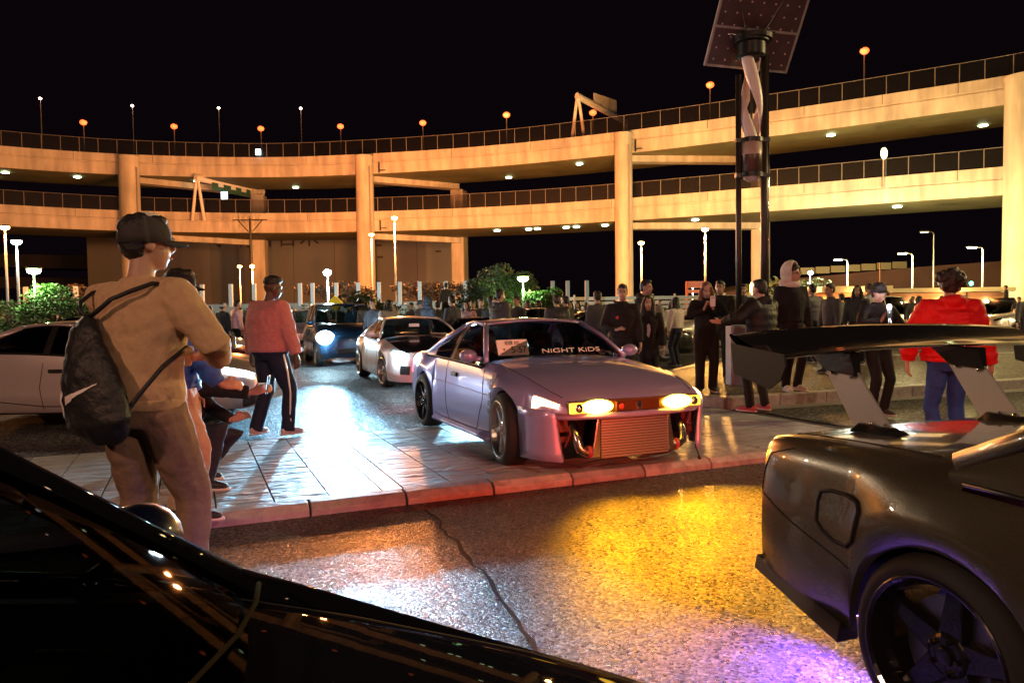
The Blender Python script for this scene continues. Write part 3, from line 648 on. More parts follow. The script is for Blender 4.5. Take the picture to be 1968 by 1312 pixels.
class Body:
    """body shell lofted from cross sections; also gives points on its surface for panels, lamps and seams"""
    def __init__(s, L0, L1, axr, axf, Rarch, zw, sill, hw, zs, zc, zb, flare=.0, cab=None, belly=.02):
        s.x0, s.x1, s.ax, s.R, s.zw, s.sill, s.cab = L0, L1, (axr, axf), Rarch, zw, sill, cab
        s.hw, s.zs, s.zc, s.zb, s.fl, s.belly = sp(hw), sp(zs), sp(zc), sp(zb), flare, belly
    def bottom(s, x, raw=False):
        z = s.zb(x)
        if not raw:
            for a in s.ax:
                if abs(x-a) <= s.R: z = max(z, s.zw + math.sqrt(max(0, s.R**2-(x-a)**2)))
        return z
    def width(s, x):
        w = s.hw(x)
        for a in s.ax: w += s.fl*math.exp(-((x-a)/(s.R*.95))**4)
        return w
    def sec(s, x):
        hw, zs, zc, zb = s.width(x), s.zs(x), s.zc(x), s.bottom(x); zb = min(zb, zs-.05); H = zs-zb; fl = hw - s.hw(x)
        return [V((x, hw-.035, zb)), V((x, hw-.004, zb+.03)), V((x, hw+.004, zb+.30*H)), V((x, hw-fl*.25, zb+.52*H)), V((x, hw-.012-fl*.7, zb+.72*H)), V((x, hw-.02-fl, zb+.88*H)), V((x, hw-.04-fl, zs-.012)),
                V((x, hw-.075-fl, zs+.012+.18*(zc-zs))), V((x, (hw-fl)*.80, zs+.62*(zc-zs))), V((x, (hw-fl)*.5, zs+.90*(zc-zs))), V((x, hw*.22, zc-.002)), V((x, 0, zc))]
    def stations(s):
        xs = set(np.linspace(s.x0, s.x1, 46).round(4))
        for a in s.ax:
            xs |= {a-s.R-.004, a+s.R+.004} | {a + s.R*math.sin(q) for q in np.linspace(-PI/2, PI/2, 19)}
        for e, sg in ((s.x0, 1), (s.x1, -1)): xs |= {e + sg*d for d in (0, .012, .03, .06, .1, .15, .22)}
        xs = sorted(xs); out = [xs[0]]
        for x in xs[1:]:
            if x-out[-1] > .0035: out.append(x)
        return out
    def shell(s, name, m, root):
        b = MB(); xs = s.stations(); rows = []
        for x in xs:
            h = s.sec(x); rows.append(h + [V((p.x, -p.y, p.z)) for p in h[-2::-1]])
        n = len(rows[0])
        def skip(i, j):
            if s.cab is None: return False
            xm = (xs[i]+xs[i+1])/2; return s.cab[0] < xm < s.cab[1] and 6 <= j < n-1-6
        b.grid(rows, skip)
        for e in (0, -1):
            r = rows[e]; o = len(b.v) - (n if e else 0)
            base = 0 if e == 0 else (len(xs)-1)*n
            k = n//2
            for j in range(k): 
                q = (base+j, base+j+1, base+n-2-j, base+n-1-j)
                if j+1 == n-2-j: q = q[:2] + q[3:]
                b.f.append(q if e == 0 else q[::-1]); b.mi.append(0)
        for a in s.ax:
            for sd in (-1, 1):
                w = s.width(a)-.05; ln = MB(); arc = [(a + (s.R+.006)*math.cos(q), s.zw + (s.R+.006)*math.sin(q)) for q in [PI*i/12 for i in range(13)]]
                ln.grid([[V((x, sd*w, z)) for x, z in arc], [V((x, sd*(w-.38), z)) for x, z in arc]]); ln.add([V((x, sd*(w-.38), z)) for x, z in arc], [tuple(range(13))]); ln.build('wheel_arch_liner', m_gap, root, True)
        return b.build(name, m, root, True, angle=48)
    def at(s, x, k, side=1, off=0.):
        h = s.sec(x); k = max(0, min(k, len(h)-1.001)); i = int(k); p = h[i].lerp(h[i+1], k-i)
        if off:
            e = .01; h2 = s.sec(min(x+e, s.x1)); h1 = s.sec(max(x-e, s.x0)); tx = h2[i].lerp(h2[i+1], k-i) - h1[i].lerp(h1[i+1], k-i); tk = h[i+1]-h[i]
            n = tx.cross(tk); 
            if n.y < 0 and n.z <= 0: n = -n
            if n.length > 1e-9: 
                n.normalize()
                if n.dot(V((0, p.y, .15*p.z))) < 0 and k < 8: n = -n
                if k >= 8 and n.z < 0: n = -n
                p = p + n*off
        return V((p.x, p.y*side, p.z))
    def side_k(s, x, z):
        h = s.sec(x)
        for i in range(6):
            if h[i].z <= z <= h[i+1].z: return i + (z-h[i].z)/max(1e-6, h[i+1].z-h[i].z)
        return 0 if z < h[0].z else 6
    def on(s, x, z, side=1, off=0.): return s.at(x, s.side_k(x, z), side, off)
    def patch(s, name, m, root, xs, ks, side=1, off=.006, nx=8, nk=6, fn=None, solid=.0):
        b = MB(); rows = []
        for i in range(nx+1):
            row = []
            for j in range(nk+1):
                u, v = i/nx, j/nk; row.append(s.at(*(fn(u, v) if fn else (lerp(xs[0], xs[1], u), lerp(ks[0], ks[1], v))), side, off))
            rows.append(row)
        b.grid(rows); return b.build(name, m, root, True, solid=solid)
    def zpatch(s, name, m, root, poly, side=1, off=.006, nx=8, nk=5):
        """panel between a lower and an upper line given as (x, zlow, zhigh) stations"""
        lo = sp([(p[0], p[1]) for p in poly]); hi = sp([(p[0], p[2]) for p in poly]); b = MB(); rows = []
        for i in range(nx+1):
            x = lerp(poly[0][0], poly[-1][0], i/nx); rows.append([s.on(x, lerp(lo(x), hi(x), j/nk), side, off) for j in range(nk+1)])
        b.grid(rows); return b.build(name, m, root, True)
    def seam(s, root, pts, side=1, r=.004, name='seam', m=None):
        P = []
        for (x0, z0), (x1, z1) in zip(pts[:-1], pts[1:]):
            for u in range(6): P.append(s.on(lerp(x0, x1, u/6), lerp(z0, z1, u/6), side, .0))
        P.append(s.on(*pts[-1], side, 0)); b = MB(); b.tube(P, r, 6); return b.build(name, m or m_gap, root)

def ribbon(b, a, c, n=10, bow=0.):
    rows = []
    for i in range(n+1):
        u = i/n; rows.append([V(p).lerp(V(q), u) + V((0,0,bow*math.sin(PI*u))) for p, q in zip(a, c)])
    b.grid(rows)

def cabin(root, B, zcowl, wbx, wtx, rtx, rbx, ytop, zr, bpill, mpaint, mg, mgs=None, belt_dz=0., rear=True, crown=.035, pillar_r=.026, quarter=True, mroof=None, bowf=.17, apb=None):
    """greenhouse: wbx windscreen base (centre), wtx its top, rtx rear-window top, rbx rear-window base; ytop half width of roof, zr roof height"""
    mgs = mgs or mg; nb = 14
    yb = B.width(wbx-bowf)-.075
    def base_f(u):      # u -1..1 windscreen base bows back at the corners
        return V((wbx - bowf*u*u, yb*u, zcowl - .03*u*u))
    def top_f(u): return V((wtx - .07*u*u, ytop*u, zr - crown*u*u))
    def base_r(u): return V((rbx + .10*u*u, (B.width(rbx)-.12)*u, B.zc(rbx) + .012 - .03*u*u))
    def top_r(u): return V((rtx + .05*u*u, (ytop-.02)*u, zr - .012 - crown*u*u))
    us = [(-1+2*i/nb) for i in range(nb+1)]
    b = MB(); b.grid([[base_f(u).lerp(top_f(u), v) + V((.025*math.sin(PI*v),0,.018*math.sin(PI*v))) for u in us] for v in [i/6 for i in range(7)]]); b.build('windscreen', mg, root, True)
    if rear:
        b = MB(); b.grid([[base_r(u).lerp(top_r(u), v) + V((-.02*math.sin(PI*v),0,.02*math.sin(PI*v))) for u in us] for v in [i/6 for i in range(7)]]); b.build('rear_window', mgs, root, True)
    # roof skin
    b = MB(); rows = []
    for i in range(9):
        v = i/8; rows.append([top_f(u).lerp(top_r(u), v) + V((0,0,.03*math.sin(PI*v))) for u in us])
    b.grid(rows); b.build('roof', mroof or mpaint, root, True, solid=.02)
    for s in (-1, 1):
        q = V((1, s, 1)); mir = lambda p: V((p.x, p.y*s, p.z))
        A0, A1 = base_f(1), top_f(1); C1, C0 = top_r(1), base_r(1)
        cx = lerp(C0.x, C1.x, .12)
        rail = [A1.lerp(C1, t) + V((0, .012*math.sin(PI*t), .03*math.sin(PI*t))) for t in [i/8 for i in range(9)]]
        belt = lambda x: B.at(x, 6.4) + V((0,0,belt_dz))
        b = MB(); b.tube([mir(A0+V((.0,.01,-.02))), mir(A0.lerp(A1, .5)+V((.012,.012,.012))), mir(A1)], [(pillar_r*1.25, pillar_r)]*3, 8); b.build('pillar', mpaint, root, True)
        b = MB(); b.tube([mir(p) for p in rail], [(pillar_r, pillar_r*.8)]*9, 8); b.build('roof_rail', mpaint, root, True)
        # side glass strip: sample along the belt from A pillar foot to C pillar foot
        def railx(x):
            for a, c in zip(rail[:-1], rail[1:]):
                if c.x <= x <= a.x: return a.lerp(c, (a.x-x)/(a.x-c.x))
            return rail[0] if x > rail[0].x else rail[-1]
        def top_at(x):
            if x > A1.x: return A0.lerp(A1, (A0.x-x)/(A0.x-A1.x)) if A0.x != A1.x else A1
            if x < C1.x: return C0.lerp(C1, (x-C0.x)/(C1.x-C0.x))
            return railx(x)
        def strip(name, xa, xc, m):
            rows = []
            for i in range(11):
                x = lerp(xa, xc, i/10); lo = belt(x); hi = top_at(x)
                if hi.z < lo.z: hi = lo + V((0,0,.002))
                rows.append([mir(lo.lerp(hi, v) + V((0, .02*math.sin(PI*v), 0))) for v in (0,.25,.5,.75,1)])
            bb = MB(); bb.grid(rows); return bb.build(name, m, root, True)
        strip('side_window', A0.x-.03, bpill+.035, mgs)
        strip('pillar', bpill+.04, bpill-.04, m_trim)
        if quarter:
            xe = lerp(C0.x, C1.x, .42); strip('quarter_window', bpill-.035, xe, mgs); strip('pillar', xe+.005, C0.x-.0, mpaint)
        else: strip('pillar', bpill-.04, C0.x, mpaint)
        b = MB(); b.tube([mir(C0+V((0,.0,0))), mir(C0.lerp(C1,.5)+V((-.012,.005,.015))), mir(C1)], [(pillar_r*1.5, pillar_r)]*3, 8); b.build('pillar', mpaint, root, True)
        b = MB(); b.tube([mir(belt(lerp(A0.x-.02, C0.x+.05, i/12))+V((0,0,.004))) for i in range(13)], .009, 6); b.build('belt_trim', m_trim, root, True)
    return dict(A0=A0, A1=A1, base=base_f, top=top_f)

def tub(root, B, x0, x1, floor=.2):
    b = MB(); w = B.width((x0+x1)/2)-.09
    b.box(((x0+x1)/2,0,floor), (x1-x0,2*w,.04)); b.box((x1-.14,0,floor+.32), (.26,2*w,.56)); b.box((x0+.05,0,floor+.3), (.1,2*w,.5))
    for s in (-1, 1): b.box(((x0+x1)/2, s*w, floor+.25), (x1-x0,.04,.46))
    return b.build('interior_trim', m_int, root)
def seat(root, x, y, z, m):
    b = MB(); b.tube([(x+.28,y,z+.14),(x,y,z+.12),(x-.1,y,z+.18)], [(.24,.09),(.25,.1),(.22,.08)], 12, side=(0,1,0), round_ends=True)
    b.tube([(x-.1,y,z+.16),(x-.2,y,z+.45),(x-.27,y,z+.66)], [(.24,.08),(.25,.07),(.18,.06)], 12, side=(0,1,0), round_ends=True)
    b.tube([(x-.29,y,z+.74),(x-.31,y,z+.86)], [(.13,.05),(.12,.05)], 12, side=(0,1,0), round_ends=True); return b.build('seat', m, root, True)
def plate(root, c, R, lines=('相模 301', '5-57'), w=.33, h=.165, m=None):
    b = MB(); b.box((0,0,0), (.008,w,h)); p = b.build('number_plate', m or m_plate, root, bevel=.003); p.location = c; p.rotation_euler = R
    t = text('plate_text', lines[0], .045, m_ink, p, (.006,0,.03), (PI/2,0,PI/2), .001); t2 = text('plate_text', lines[1], .095, m_ink, p, (.006,0,-.055), (PI/2,0,PI/2), .001)
    return p
def mirror(root, p, s, m, size=(.1,.16,.11)):
    b = MB(); b.ell(p, (size[0], size[1]*.62, size[2]*.62), nu=14, nv=8); b.tube([(p[0]-.01,p[1]-s*.18,p[2]-.05),(p[0],p[1]-s*.05,p[2]-.02)], [.03,.025], 8); o = b.build('door_mirror', m, root, True)
    b = MB(); b.ell((p[0]-size[0]*.72,p[1],p[2]), (.035, size[1]*.5, size[2]*.48), nu=12, nv=6); b.build('mirror_glass', m_chrome, o, True); return o
def handle(root, B, x, z, s):
    p = B.on(x, z, s, .012); b = MB(); b.box(p, (.17,.02,.045)); return b.build('door_handle', m_trim, root, bevel=.008)
def headlight_spot(root, loc, col, power, aim=(1,0,-.06), size=math.radians(70), r=.05): return light('SPOT', loc, col, power, root, r, aim, size, 1.0)

def generic_car(label, loc, yaw, pname, col, L=4.3, W=1.75, H=1.3, hood=.80, deckz=.86, mg=None, tail=False, head=None, style='coupe', group=None, metal=.5, rimm=None, rimR=.22, det=True):
    r = empty('parked_car', loc, yaw); tag(r, label, 'car', group)
    k = L/4.3; h = W/2; mp = paint(pname, col, metal)
    x0, x1, axr, axf = -2.1*k, 2.2*k, -1.25*k, 1.3*k; suv = style == 'suv'
    B = Body(x0, x1, axr, axf, .345, .315, .2, [(x0,h*.55),(x0+.05,h*.82),(x0+.25,h-.04),(-.4,h-.005),(axf,h-.01),(x1-.35,h-.05),(x1-.08,h*.78),(x1,h*.52)],
             [(x0,deckz-.22),(x0+.1,deckz-.06),(-.9*k,deckz+.02),(.6*k,hood+.03),(axf,hood-.04),(x1-.2,hood-.16),(x1,hood-.26)],
             [(x0,deckz-.12),(x0+.15,deckz),(-1.1*k,deckz+.05),(.75*k,hood+.12),(axf,hood+.06),(x1-.3,hood-.06),(x1-.05,hood-.17),(x1,hood-.22)],
             [(x0,.34),(x0+.2,.24),(-.5,.2),(1.0,.2),(x1-.2,.2),(x1,.26)], .03, (-1.25*k if not suv else -1.75*k, .62*k))
    B.shell('body', mp, r)
    if suv: cabin(r, B, hood+.12, .85*k, .2*k, -1.75*k, -2.0*k, h*.74, H, -.35*k, mp, mg or m_glassd, bowf=.15)
    else: cabin(r, B, hood+.12, .82*k, .02*k, -.75*k, -1.45*k, h*.66, H, -.28*k, mp, mg or m_glassd)
    tub(r, B, -1.1*k, .6*k)
    for x in (axr, axf):
        for s in (-1, 1): wheel(r, x, s*(h-.12), .315, .315, .21, rimR, 'six', rimm or m_rim, 0, 6)
    for s in (-1, 1):
        B.patch('headlight', emis('headlamp_'+str(head[1]), head[0], head[1]) if head else m_lens, r, (x1-.42, x1-.10), (5.2, 6.8), s, .008)
        if not head: B.patch('headlight_bowl', m_chrome, r, (x1-.40, x1-.12), (5.3, 6.7), s, .004)
        B.patch('tail_lamp', emis('tail_lit', (1,.04,.03), 5) if tail else m_tail, r, (x0+.012, x0+.2), (4.0, 5.8), s, .008)
        if det:
            B.seam(r, [(.55*k, hood-.02), (.62*k, .5), (.5*k, .24)], s); B.seam(r, [(-.3*k, hood-.0), (-.34*k, .5), (-.3*k, .24)], s); handle(r, B, -.15*k, hood-.1, s)
        mirror(r, (.55*k, s*(h+.02), hood+.16), s, mp)
    b = MB(); b.box((x1+.004,0,.42), (.03,W*.5,.14)); b.build('grille', m_black, r, bevel=.01)
    return r, B

# ------------------------------------------------------------------ the lavender coupe crossing the pavement
HD = math.atan2(-.92, .39)
s13 = empty('drift_coupe', (.22, 7.86, .075), HD); tag(s13, 'lavender coupe with yellow headlights and exposed intercooler crossing the pavement', 'car')
mp = paint('lavender', (.38,.37,.68), .3, .3)
B = Body(-2.12, 2.02, -1.2375, 1.2375, .335, .315, .17,
         [(-2.12,.5),(-2.08,.70),(-1.9,.80),(-1.2,.835),(-.3,.825),(.6,.825),(1.24,.835),(1.6,.815),(1.85,.76),(1.97,.68),(2.02,.58)],
         [(-2.12,.72),(-2.0,.80),(-1.5,.845),(-.6,.83),(.4,.805),(.9,.785),(1.3,.745),(1.7,.67),(1.92,.61),(2.02,.57)],
         [(-2.12,.76),(-2.05,.85),(-1.7,.89),(-1.2,.885),(.65,.90),(.95,.865),(1.4,.80),(1.75,.71),(1.95,.635),(2.02,.60)],
         [(-2.12,.36),(-1.9,.26),(-1.6,.2),(-.8,.145),(0,.14),(.8,.145),(1.55,.17),(1.7,.28),(1.85,.485),(2.02,.505)], .05, (-1.3,.58))
s13b = B.shell('body', mp, s13)
cb = cabin(s13, B, .905, .80, .13, -.62, -1.38, .55, 1.235, -.42, mp, m_glass, glass('smoked_glass', (.2,.21,.22)), bowf=.2)
tub(s13, B, -1.2, .55, .17)
m_seat = mat('seat_fabric', (.03,.03,.032), .9); m_seato = mat('seat_orange', (.5,.13,.05), .8)
seat(s13, -.22, -.36, .2, m_seato); seat(s13, -.22, .36, .2, m_seat)
b = MB(); b.tube([V((.22,-.36,.72))+V((.03*math.sin(q)*0-.09*math.sin(q), .17*math.cos(q), .15*math.sin(q))) for q in [2*PI*i/20 for i in range(20)]], .016, 8, closed=True); b.tube([(.22,-.36,.72),(.45,-.36,.62)], .02, 8); b.build('steering_wheel', m_black, s13, True)
for s in (-1, 1):
    wheel(s13, 1.2375, s*.79, .315, .315, .22, .245, 'six', m_rim, math.radians(-6), 6)
    wheel(s13, -1.2375, s*.765, .315, .315, .23, .235, 'six', m_rimb, 0, 6)
    B.seam(s13, [(.62,.80),(.64,.5),(.5,.24),(.42,.17)], s); B.seam(s13, [(-.46,.82),(-.5,.55),(-.44,.3),(-.36,.17)], s)
    B.seam(s13, [(1.0,.78),(.95,.62),(.93,.40),(.9,.17)], s)
    B.seam(s13, [(.9,.23),(.2,.2),(-.6,.2),(-.85,.22)], s, .004)
    B.seam(s13, [(.85,.56),(0,.575),(-1.1,.60)], s, .005, 'body_line', mp)
    handle(s13, B, -.2, .69, s)
    # side skirt and vent behind the front wheel
    b = MB(); pts = [B.on(x, .165, s, 0) + V((0, s*.012, 0)) for x in (.86,.5,0,-.5,-.84)]; b.tube(pts, [(.03,.045)]*5, 8, side=(0,0,1)); b.build('side_skirt', mp, s13, True)
    for i in range(4): B.zpatch('fender_vent', m_black, s13, [(.80, .40+.075*i, .445+.075*i), (.905, .39+.075*i, .44+.075*i)], s, .004, 3, 2)
    mirror(s13, (.48, s*.90, .915), s, mp, (.08,.14,.10))
    # hood shut line
    b = MB(); b.tube([B.at(x, 7.6, s, .001) for x in (.82,1.0,1.2,1.4,1.6,1.78,1.9)], .0035, 6); b.build('seam', m_gap, s13)
    # tail lamps, lit red
    B.patch('tail_lamp', emis('tail_lit_bright', (1,.04,.05), 12), s13, (-2.118,-1.93), (3.4,5.2), s, .006)
    # corner signal, headlamp housing and projector
    B.patch('corner_signal', emis('signal_amber', (1,.4,.14), 10), s13, (1.70,1.955), (3.6, 5.6), s, .008)
nose = MB(); nose.box((1.985,0,.567), (.10,1.24,.10)); nose.build('lamp_panel', mat('lamp_panel_amber', (.16,.07,.012), .3, coat=.6), s13, bevel=.015)
m_yel = emis('headlamp_yellow', (1,.56,.035), 20)
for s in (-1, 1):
    b = MB(); b.box((2.03,s*.44,.567), (.03,.36,.085)); b.build('headlight_housing', mat('lamp_chrome_glow', (.6,.5,.3), .2, metal=1, emit=(1,.42,.04), estr=3.2), s13, bevel=.01)  # housing given its own amber glow in place of headlamp bloom
    b = MB(); b.ell((2.045,s*.38,.570), (.034,.145,.058), nu=18, nv=10); b.build('headlight', m_yel, s13, True)
    b = MB(); b.lathe([(.034,0),(.034,.02),(.026,.028),(0,.03)], (2.04,s*.545,.567), Matrix.Rotation(PI/2,3,'Y'), 18); b.build('projector_lens', m_chrome, s13, True)
    b = MB(); b.box((2.055,s*.44,.567), (.006,.37,.09)); b.build('headlight_cover', m_lens, s13)
    headlight_spot(s13, (2.10,s*.37,.567), (1,.37,.005), 800, (1,-.04,-.60), math.radians(84), .06)
b = MB(); b.box((2.04,0,.565), (.02,.42,.085)); b.build('grille', mat('grille_amber', (.12,.05,.012), .3, metal=.3), s13, bevel=.008)
b = MB(); b.box((2.055,0,.572), (.012,.05,.045)); b.box((2.055,0,.555), (.012,.03,.05)); b.build('emblem', m_chrome, s13, bevel=.004)
b = MB(); b.ell((2.052,-.16,.562), (.01,.022,.025)); b.build('badge', mat('badge_red', (.6,.06,.04), .3), s13, True)
# bumper: top bar and two blades that run down to points
b = MB(); b.tube([V((1.80,-.77,.492)),V((1.96,-.60,.492)),V((2.03,-.3,.492)),V((2.04,0,.492)),V((2.03,.3,.492)),V((1.96,.60,.492)),V((1.80,.77,.492))], [(.028,.03)]*7, 8, side=(0,0,1)); b.build('bumper_bar', mp, s13, True)
for s in (-1, 1):
    b = MB(); rows = []
    for i in range(7):
        u = i/6; z = lerp(.555, .135, u); xi = lerp(1.96, 1.97, u); ins = .70 - .035*u*u
        rows.append([V((1.575, s*(.862-.02*u), z)), V((1.72, s*(.835-.02*u), z)), V((lerp(1.86,1.84,u), s*(.775-.015*u), z)), V((lerp(1.93,1.97,u*u), s*(lerp(.71,.66,u)), z)), V((lerp(1.92,1.94,u*u), s*(lerp(.69,.63,u)), z))])
    b.grid(rows); b.build('bumper_side', mp, s13, True, solid=.012)
    b = MB(); b.box((1.82,s*.60,.42), (.10,.10,.13)); b.box((1.84,s*.59,.30), (.08,.12,.05)); b.tube([(1.9,s*.63,.50),(1.93,s*.56,.36),(1.9,s*.60,.24)], .012, 6); b.build('oil_cooler', mat('cooler_red', (.12,.03,.028), .5, metal=.3), s13, bevel=.008)
    m_alu = mat('aluminium_pipe', (.62,.58,.54), .22, metal=1)
    b = MB(); b.tube([(1.72,s*.50,.47),(1.86,s*.505,.40),(1.93,s*.505,.30),(1.955,s*.49,.225),(1.96,s*.44,.20),(1.96,s*.39,.20)], .041, 14); b.build('intercooler_pipe', m_alu, s13, True)
    b = MB(); b.tube([(1.96,s*.43,.20),(1.96,s*.40,.20)], .049, 16); b.build('hose_clamp', mat('hose_red', (.35,.05,.04), .5), s13, True)
b = MB(); b.box((1.70,0,.36), (.04,1.36,.42)); b.build('radiator_cavity', m_gap, s13)
ic = MB(); ic.box((1.955,0,.312), (.07,.64,.335)); ico = ic.build('intercooler', mat('intercooler_core', (.16,.15,.14), .5, metal=.7), s13)
fin = MB().box((0,0,0), (.085,.635,.0135)).mesh('intercooler_fin', mat('intercooler_alu', (.58,.55,.52), .35, metal=.9))
for i in range(15): inst('intercooler_fin', fin, ico, (1.96,0,.155+i*.0222))
for s in (-1, 1):
    b = MB(); b.hexa([V((1.92,s*.32,.15)),V((1.99,s*.32,.15)),V((1.99,s*.40,.15)),V((1.92,s*.40,.15))], [V((1.92,s*.32,.475)),V((1.99,s*.32,.475)),V((1.99,s*.345,.475)),V((1.92,s*.345,.475))]); b.build('end_tank', m_alu, ico, bevel=.008)
b = MB(); b.tube([(1.96,.62,.18),(1.98,.63,.12),(1.97,.66,.07)], .006, 6); b.ell((1.97,.66,.06), .018, nu=8, nv=6); b.build('tow_strap', m_black, s13, True)
# windscreen banner and the plate on the dashboard
W0, W1 = cb['base'](0), cb['top'](0); wd = (W1-W0); slope = math.atan2(wd.z, -wd.x)
bp_ = W0 + wd*.055 + V((.010,0,.012))
bn = text('banner_text', 'NiGHT KiDS', .118, mat('banner_white', (.9,.9,.9), .5), s13, bp_+V((.0,.06,0)), (PI/2-(PI/2-slope), 0, PI/2), .0015, .35)
plate(s13, (.56,-.47,.985), (0,-.35,.10), ('相模 301', '・ 5-57'), .34, .16)
MB().tube([B.at(.9,6.2,-1,.01), B.at(.9,6.2,-1,.02)], .012, 8).build('side_marker', m_lens, s13)
text('fender_decal', 'ブS', .07, _M['banner_white'], s13, B.on(.78,.66,-1,.006), (PI/2,0,0), .001)
# tail lamps glow on the ground behind
for s in (-1, 1): light('SPOT', (-2.18,s*.5,.66), (1,.04,.10), 60, s13, .08, (-1,0,-.25), math.radians(140), .8)
S13B = B

# ------------------------------------------------------------------ white coupe with black bonnet behind it
s15 = empty('white_coupe', (-2.02,14.95,.07), math.atan2(-.935,.355)); tag(s15, 'white coupe with black bonnet and lit headlight behind the lavender one', 'car')
mw = paint('white', (.72,.68,.70), .05, .35); mbk = paint('carbon', (.012,.012,.014), .2, .25)
B = Body(-2.2, 2.18, -1.2625, 1.2625, .335, .31, .17,
         [(-2.2,.5),(-2.14,.72),(-1.9,.82),(-1.2,.85),(0,.84),(1.26,.85),(1.65,.83),(1.95,.74),(2.1,.60),(2.18,.42)],
         [(-2.2,.74),(-2.0,.83),(-1.5,.865),(-.5,.84),(.5,.81),(1.26,.76),(1.7,.69),(2.0,.61),(2.18,.56)],
         [(-2.2,.78),(-2.1,.88),(-1.6,.92),(-1.2,.91),(.7,.92),(1.1,.86),(1.6,.775),(1.95,.68),(2.12,.61),(2.18,.58)],
         [(-2.2,.36),(-1.9,.24),(-.8,.16),(.8,.15),(1.6,.14),(2.18,.14)], .045, (-1.35,.6))
B.shell('body', mw, s15); cb = cabin(s15, B, .93, .84, .12, -.66, -1.45, .56, 1.25, -.4, mw, m_glass, m_glassd)
tub(s15, B, -1.2, .55, .17); seat(s15,-.2,-.36,.2,m_seat); seat(s15,-.2,.36,.2,m_seat)
B.patch('bonnet', mbk, s15, (.78,2.0), (7.7,11), 1, .008, 14, 6); B.patch('bonnet', mbk, s15, (.78,2.0), (7.7,11), -1, .008, 14, 6)
for s in (-1, 1):
    wheel(s15,1.2625,s*.76,.31,.31,.22,.23,'six',m_rim,math.radians(8),6); wheel(s15,-1.2625,s*.77,.31,.31,.23,.23,'six',m_rim,0,6)
    B.patch('headlight', m_lens, s15, (1.72,2.09), (5.3,6.9), s, .010); B.patch('headlight_bowl', mat('bowl_glow_cool', (.7,.7,.72), .15, metal=1, emit=(.25,.7,1), estr=2.2), s15, (1.74,2.07), (5.4,6.8), s, .004)  # bowl given a cyan glow of its own around the bulb
    b = MB(); b.ell(B.at(1.99,5.9,s,.03), (.07,.12,.07), nu=14, nv=8); b.build('headlamp_bulb', emis('headlamp_cool', (.6,.88,1), 110), s15, True)
    headlight_spot(s15, B.at(2.02,6.0,s,.10), (.33,.72,1.0), 3300, (1,-.50 if s < 0 else -.28,.03), math.radians(34), .05)
    B.patch('fog_recess', m_black, s15, (2.02,2.13), (2.0,3.6), s, .005); mirror(s15, (.5,s*.94,.96), s, mw)
    B.seam(s15, [(.62,.8),(.62,.5),(.5,.2)], s); B.seam(s15, [(-.45,.83),(-.48,.5),(-.4,.2)], s)
b = MB(); b.box((2.185,0,.30), (.02,.78,.13)); b.build('bumper_opening', mat('bumper_mesh', (.05,.03,.035), .6), s15, bevel=.01)
b = MB(); b.box((2.188,0,.565), (.03,.5,.022)); b.build('nose_bar', mat('nose_pink', (.6,.12,.25), .4), s15)
b = MB(); b.box((.62,-.1,1.11), (.015,.2,.06)); b.build('rear_view_mirror', m_white, s15)
b = MB(); b.box((.75,.35,.945), (.16,.3,.01)); b.build('paper_sheet', m_white, s15)

# ------------------------------------------------------------------ dark blue van with the blinding headlight
suv, B = generic_car('dark blue car with a blinding cool white headlight in the queue', (-4.75,20.6,.07), math.atan2(-.93,.37), 'deep_blue', (.02,.06,.13), 4.4, 1.78, 1.62, .98, 1.0, m_glass, style='suv')
suv.name = 'queuing_car'
for s in (-1, 1):
    p = B.at(2.12,5.6,s,.03); b = MB(); b.ell(p, (.13,.22,.17), nu=14, nv=8); b.build('headlamp_bulb', emis('headlamp_cool_hot', (.55,.86,1), 160), suv, True)  # bulb oversized to stand in for the glow around the headlamp
    headlight_spot(suv, V((2.36, s*.62, .74)), (.30,.70,1.0), 9500, (1,-.20 if s < 0 else -.12,.01), math.radians(22), .06)
generic_car('pale pink hatchback queuing behind the dark blue car', (-7.4,27.0,.07), math.atan2(-.97,.2), 'pale_pink', (.7,.5,.55), 4.1, 1.7, 1.5, .95, .95, m_glass, style='suv', head=((1,.6,.7), 3))

# ------------------------------------------------------------------ grey coupe with the tall wing, near right
gt = empty('winged_coupe', (2.505,1.355,0), math.radians(-70)); gt.scale = (.94,.94,.94); tag(gt, 'dark bronze-grey coupe with a huge black rear wing in the near corner', 'car')
mg_ = paint('bronze_grey', (.085,.077,.05), .45, .3)
B = Body(-2.36, 2.3, -1.33, 1.33, .355, .335, .2,
         [(-2.36,.62),(-2.33,.76),(-2.25,.835),(-2.05,.875),(-1.8,.885),(-1.33,.895),(-.5,.875),(1.33,.89),(1.9,.85),(2.2,.72),(2.3,.55)],
         [(-2.36,.80),(-2.32,.875),(-2.2,.915),(-1.9,.925),(-1.33,.915),(-.5,.885),(.6,.86),(1.33,.82),(2.0,.72),(2.3,.62)],
         [(-2.36,.83),(-2.3,.915),(-2.15,.95),(-1.7,.985),(-1.35,.995),(.8,.97),(1.3,.90),(2.0,.77),(2.3,.66)],
         [(-2.36,.36),(-2.3,.34),(-2.0,.30),(-1.7,.27),(-.9,.2),(1.0,.2),(1.8,.2),(2.3,.22)], .035, (-1.25,.65))
B.shell('body', mg_, gt)
cabin(gt, B, .985, .85, .15, -.72, -1.42, .60, 1.34, -.35, mg_, m_glassd)
tub(gt, B, -1.2, .6)
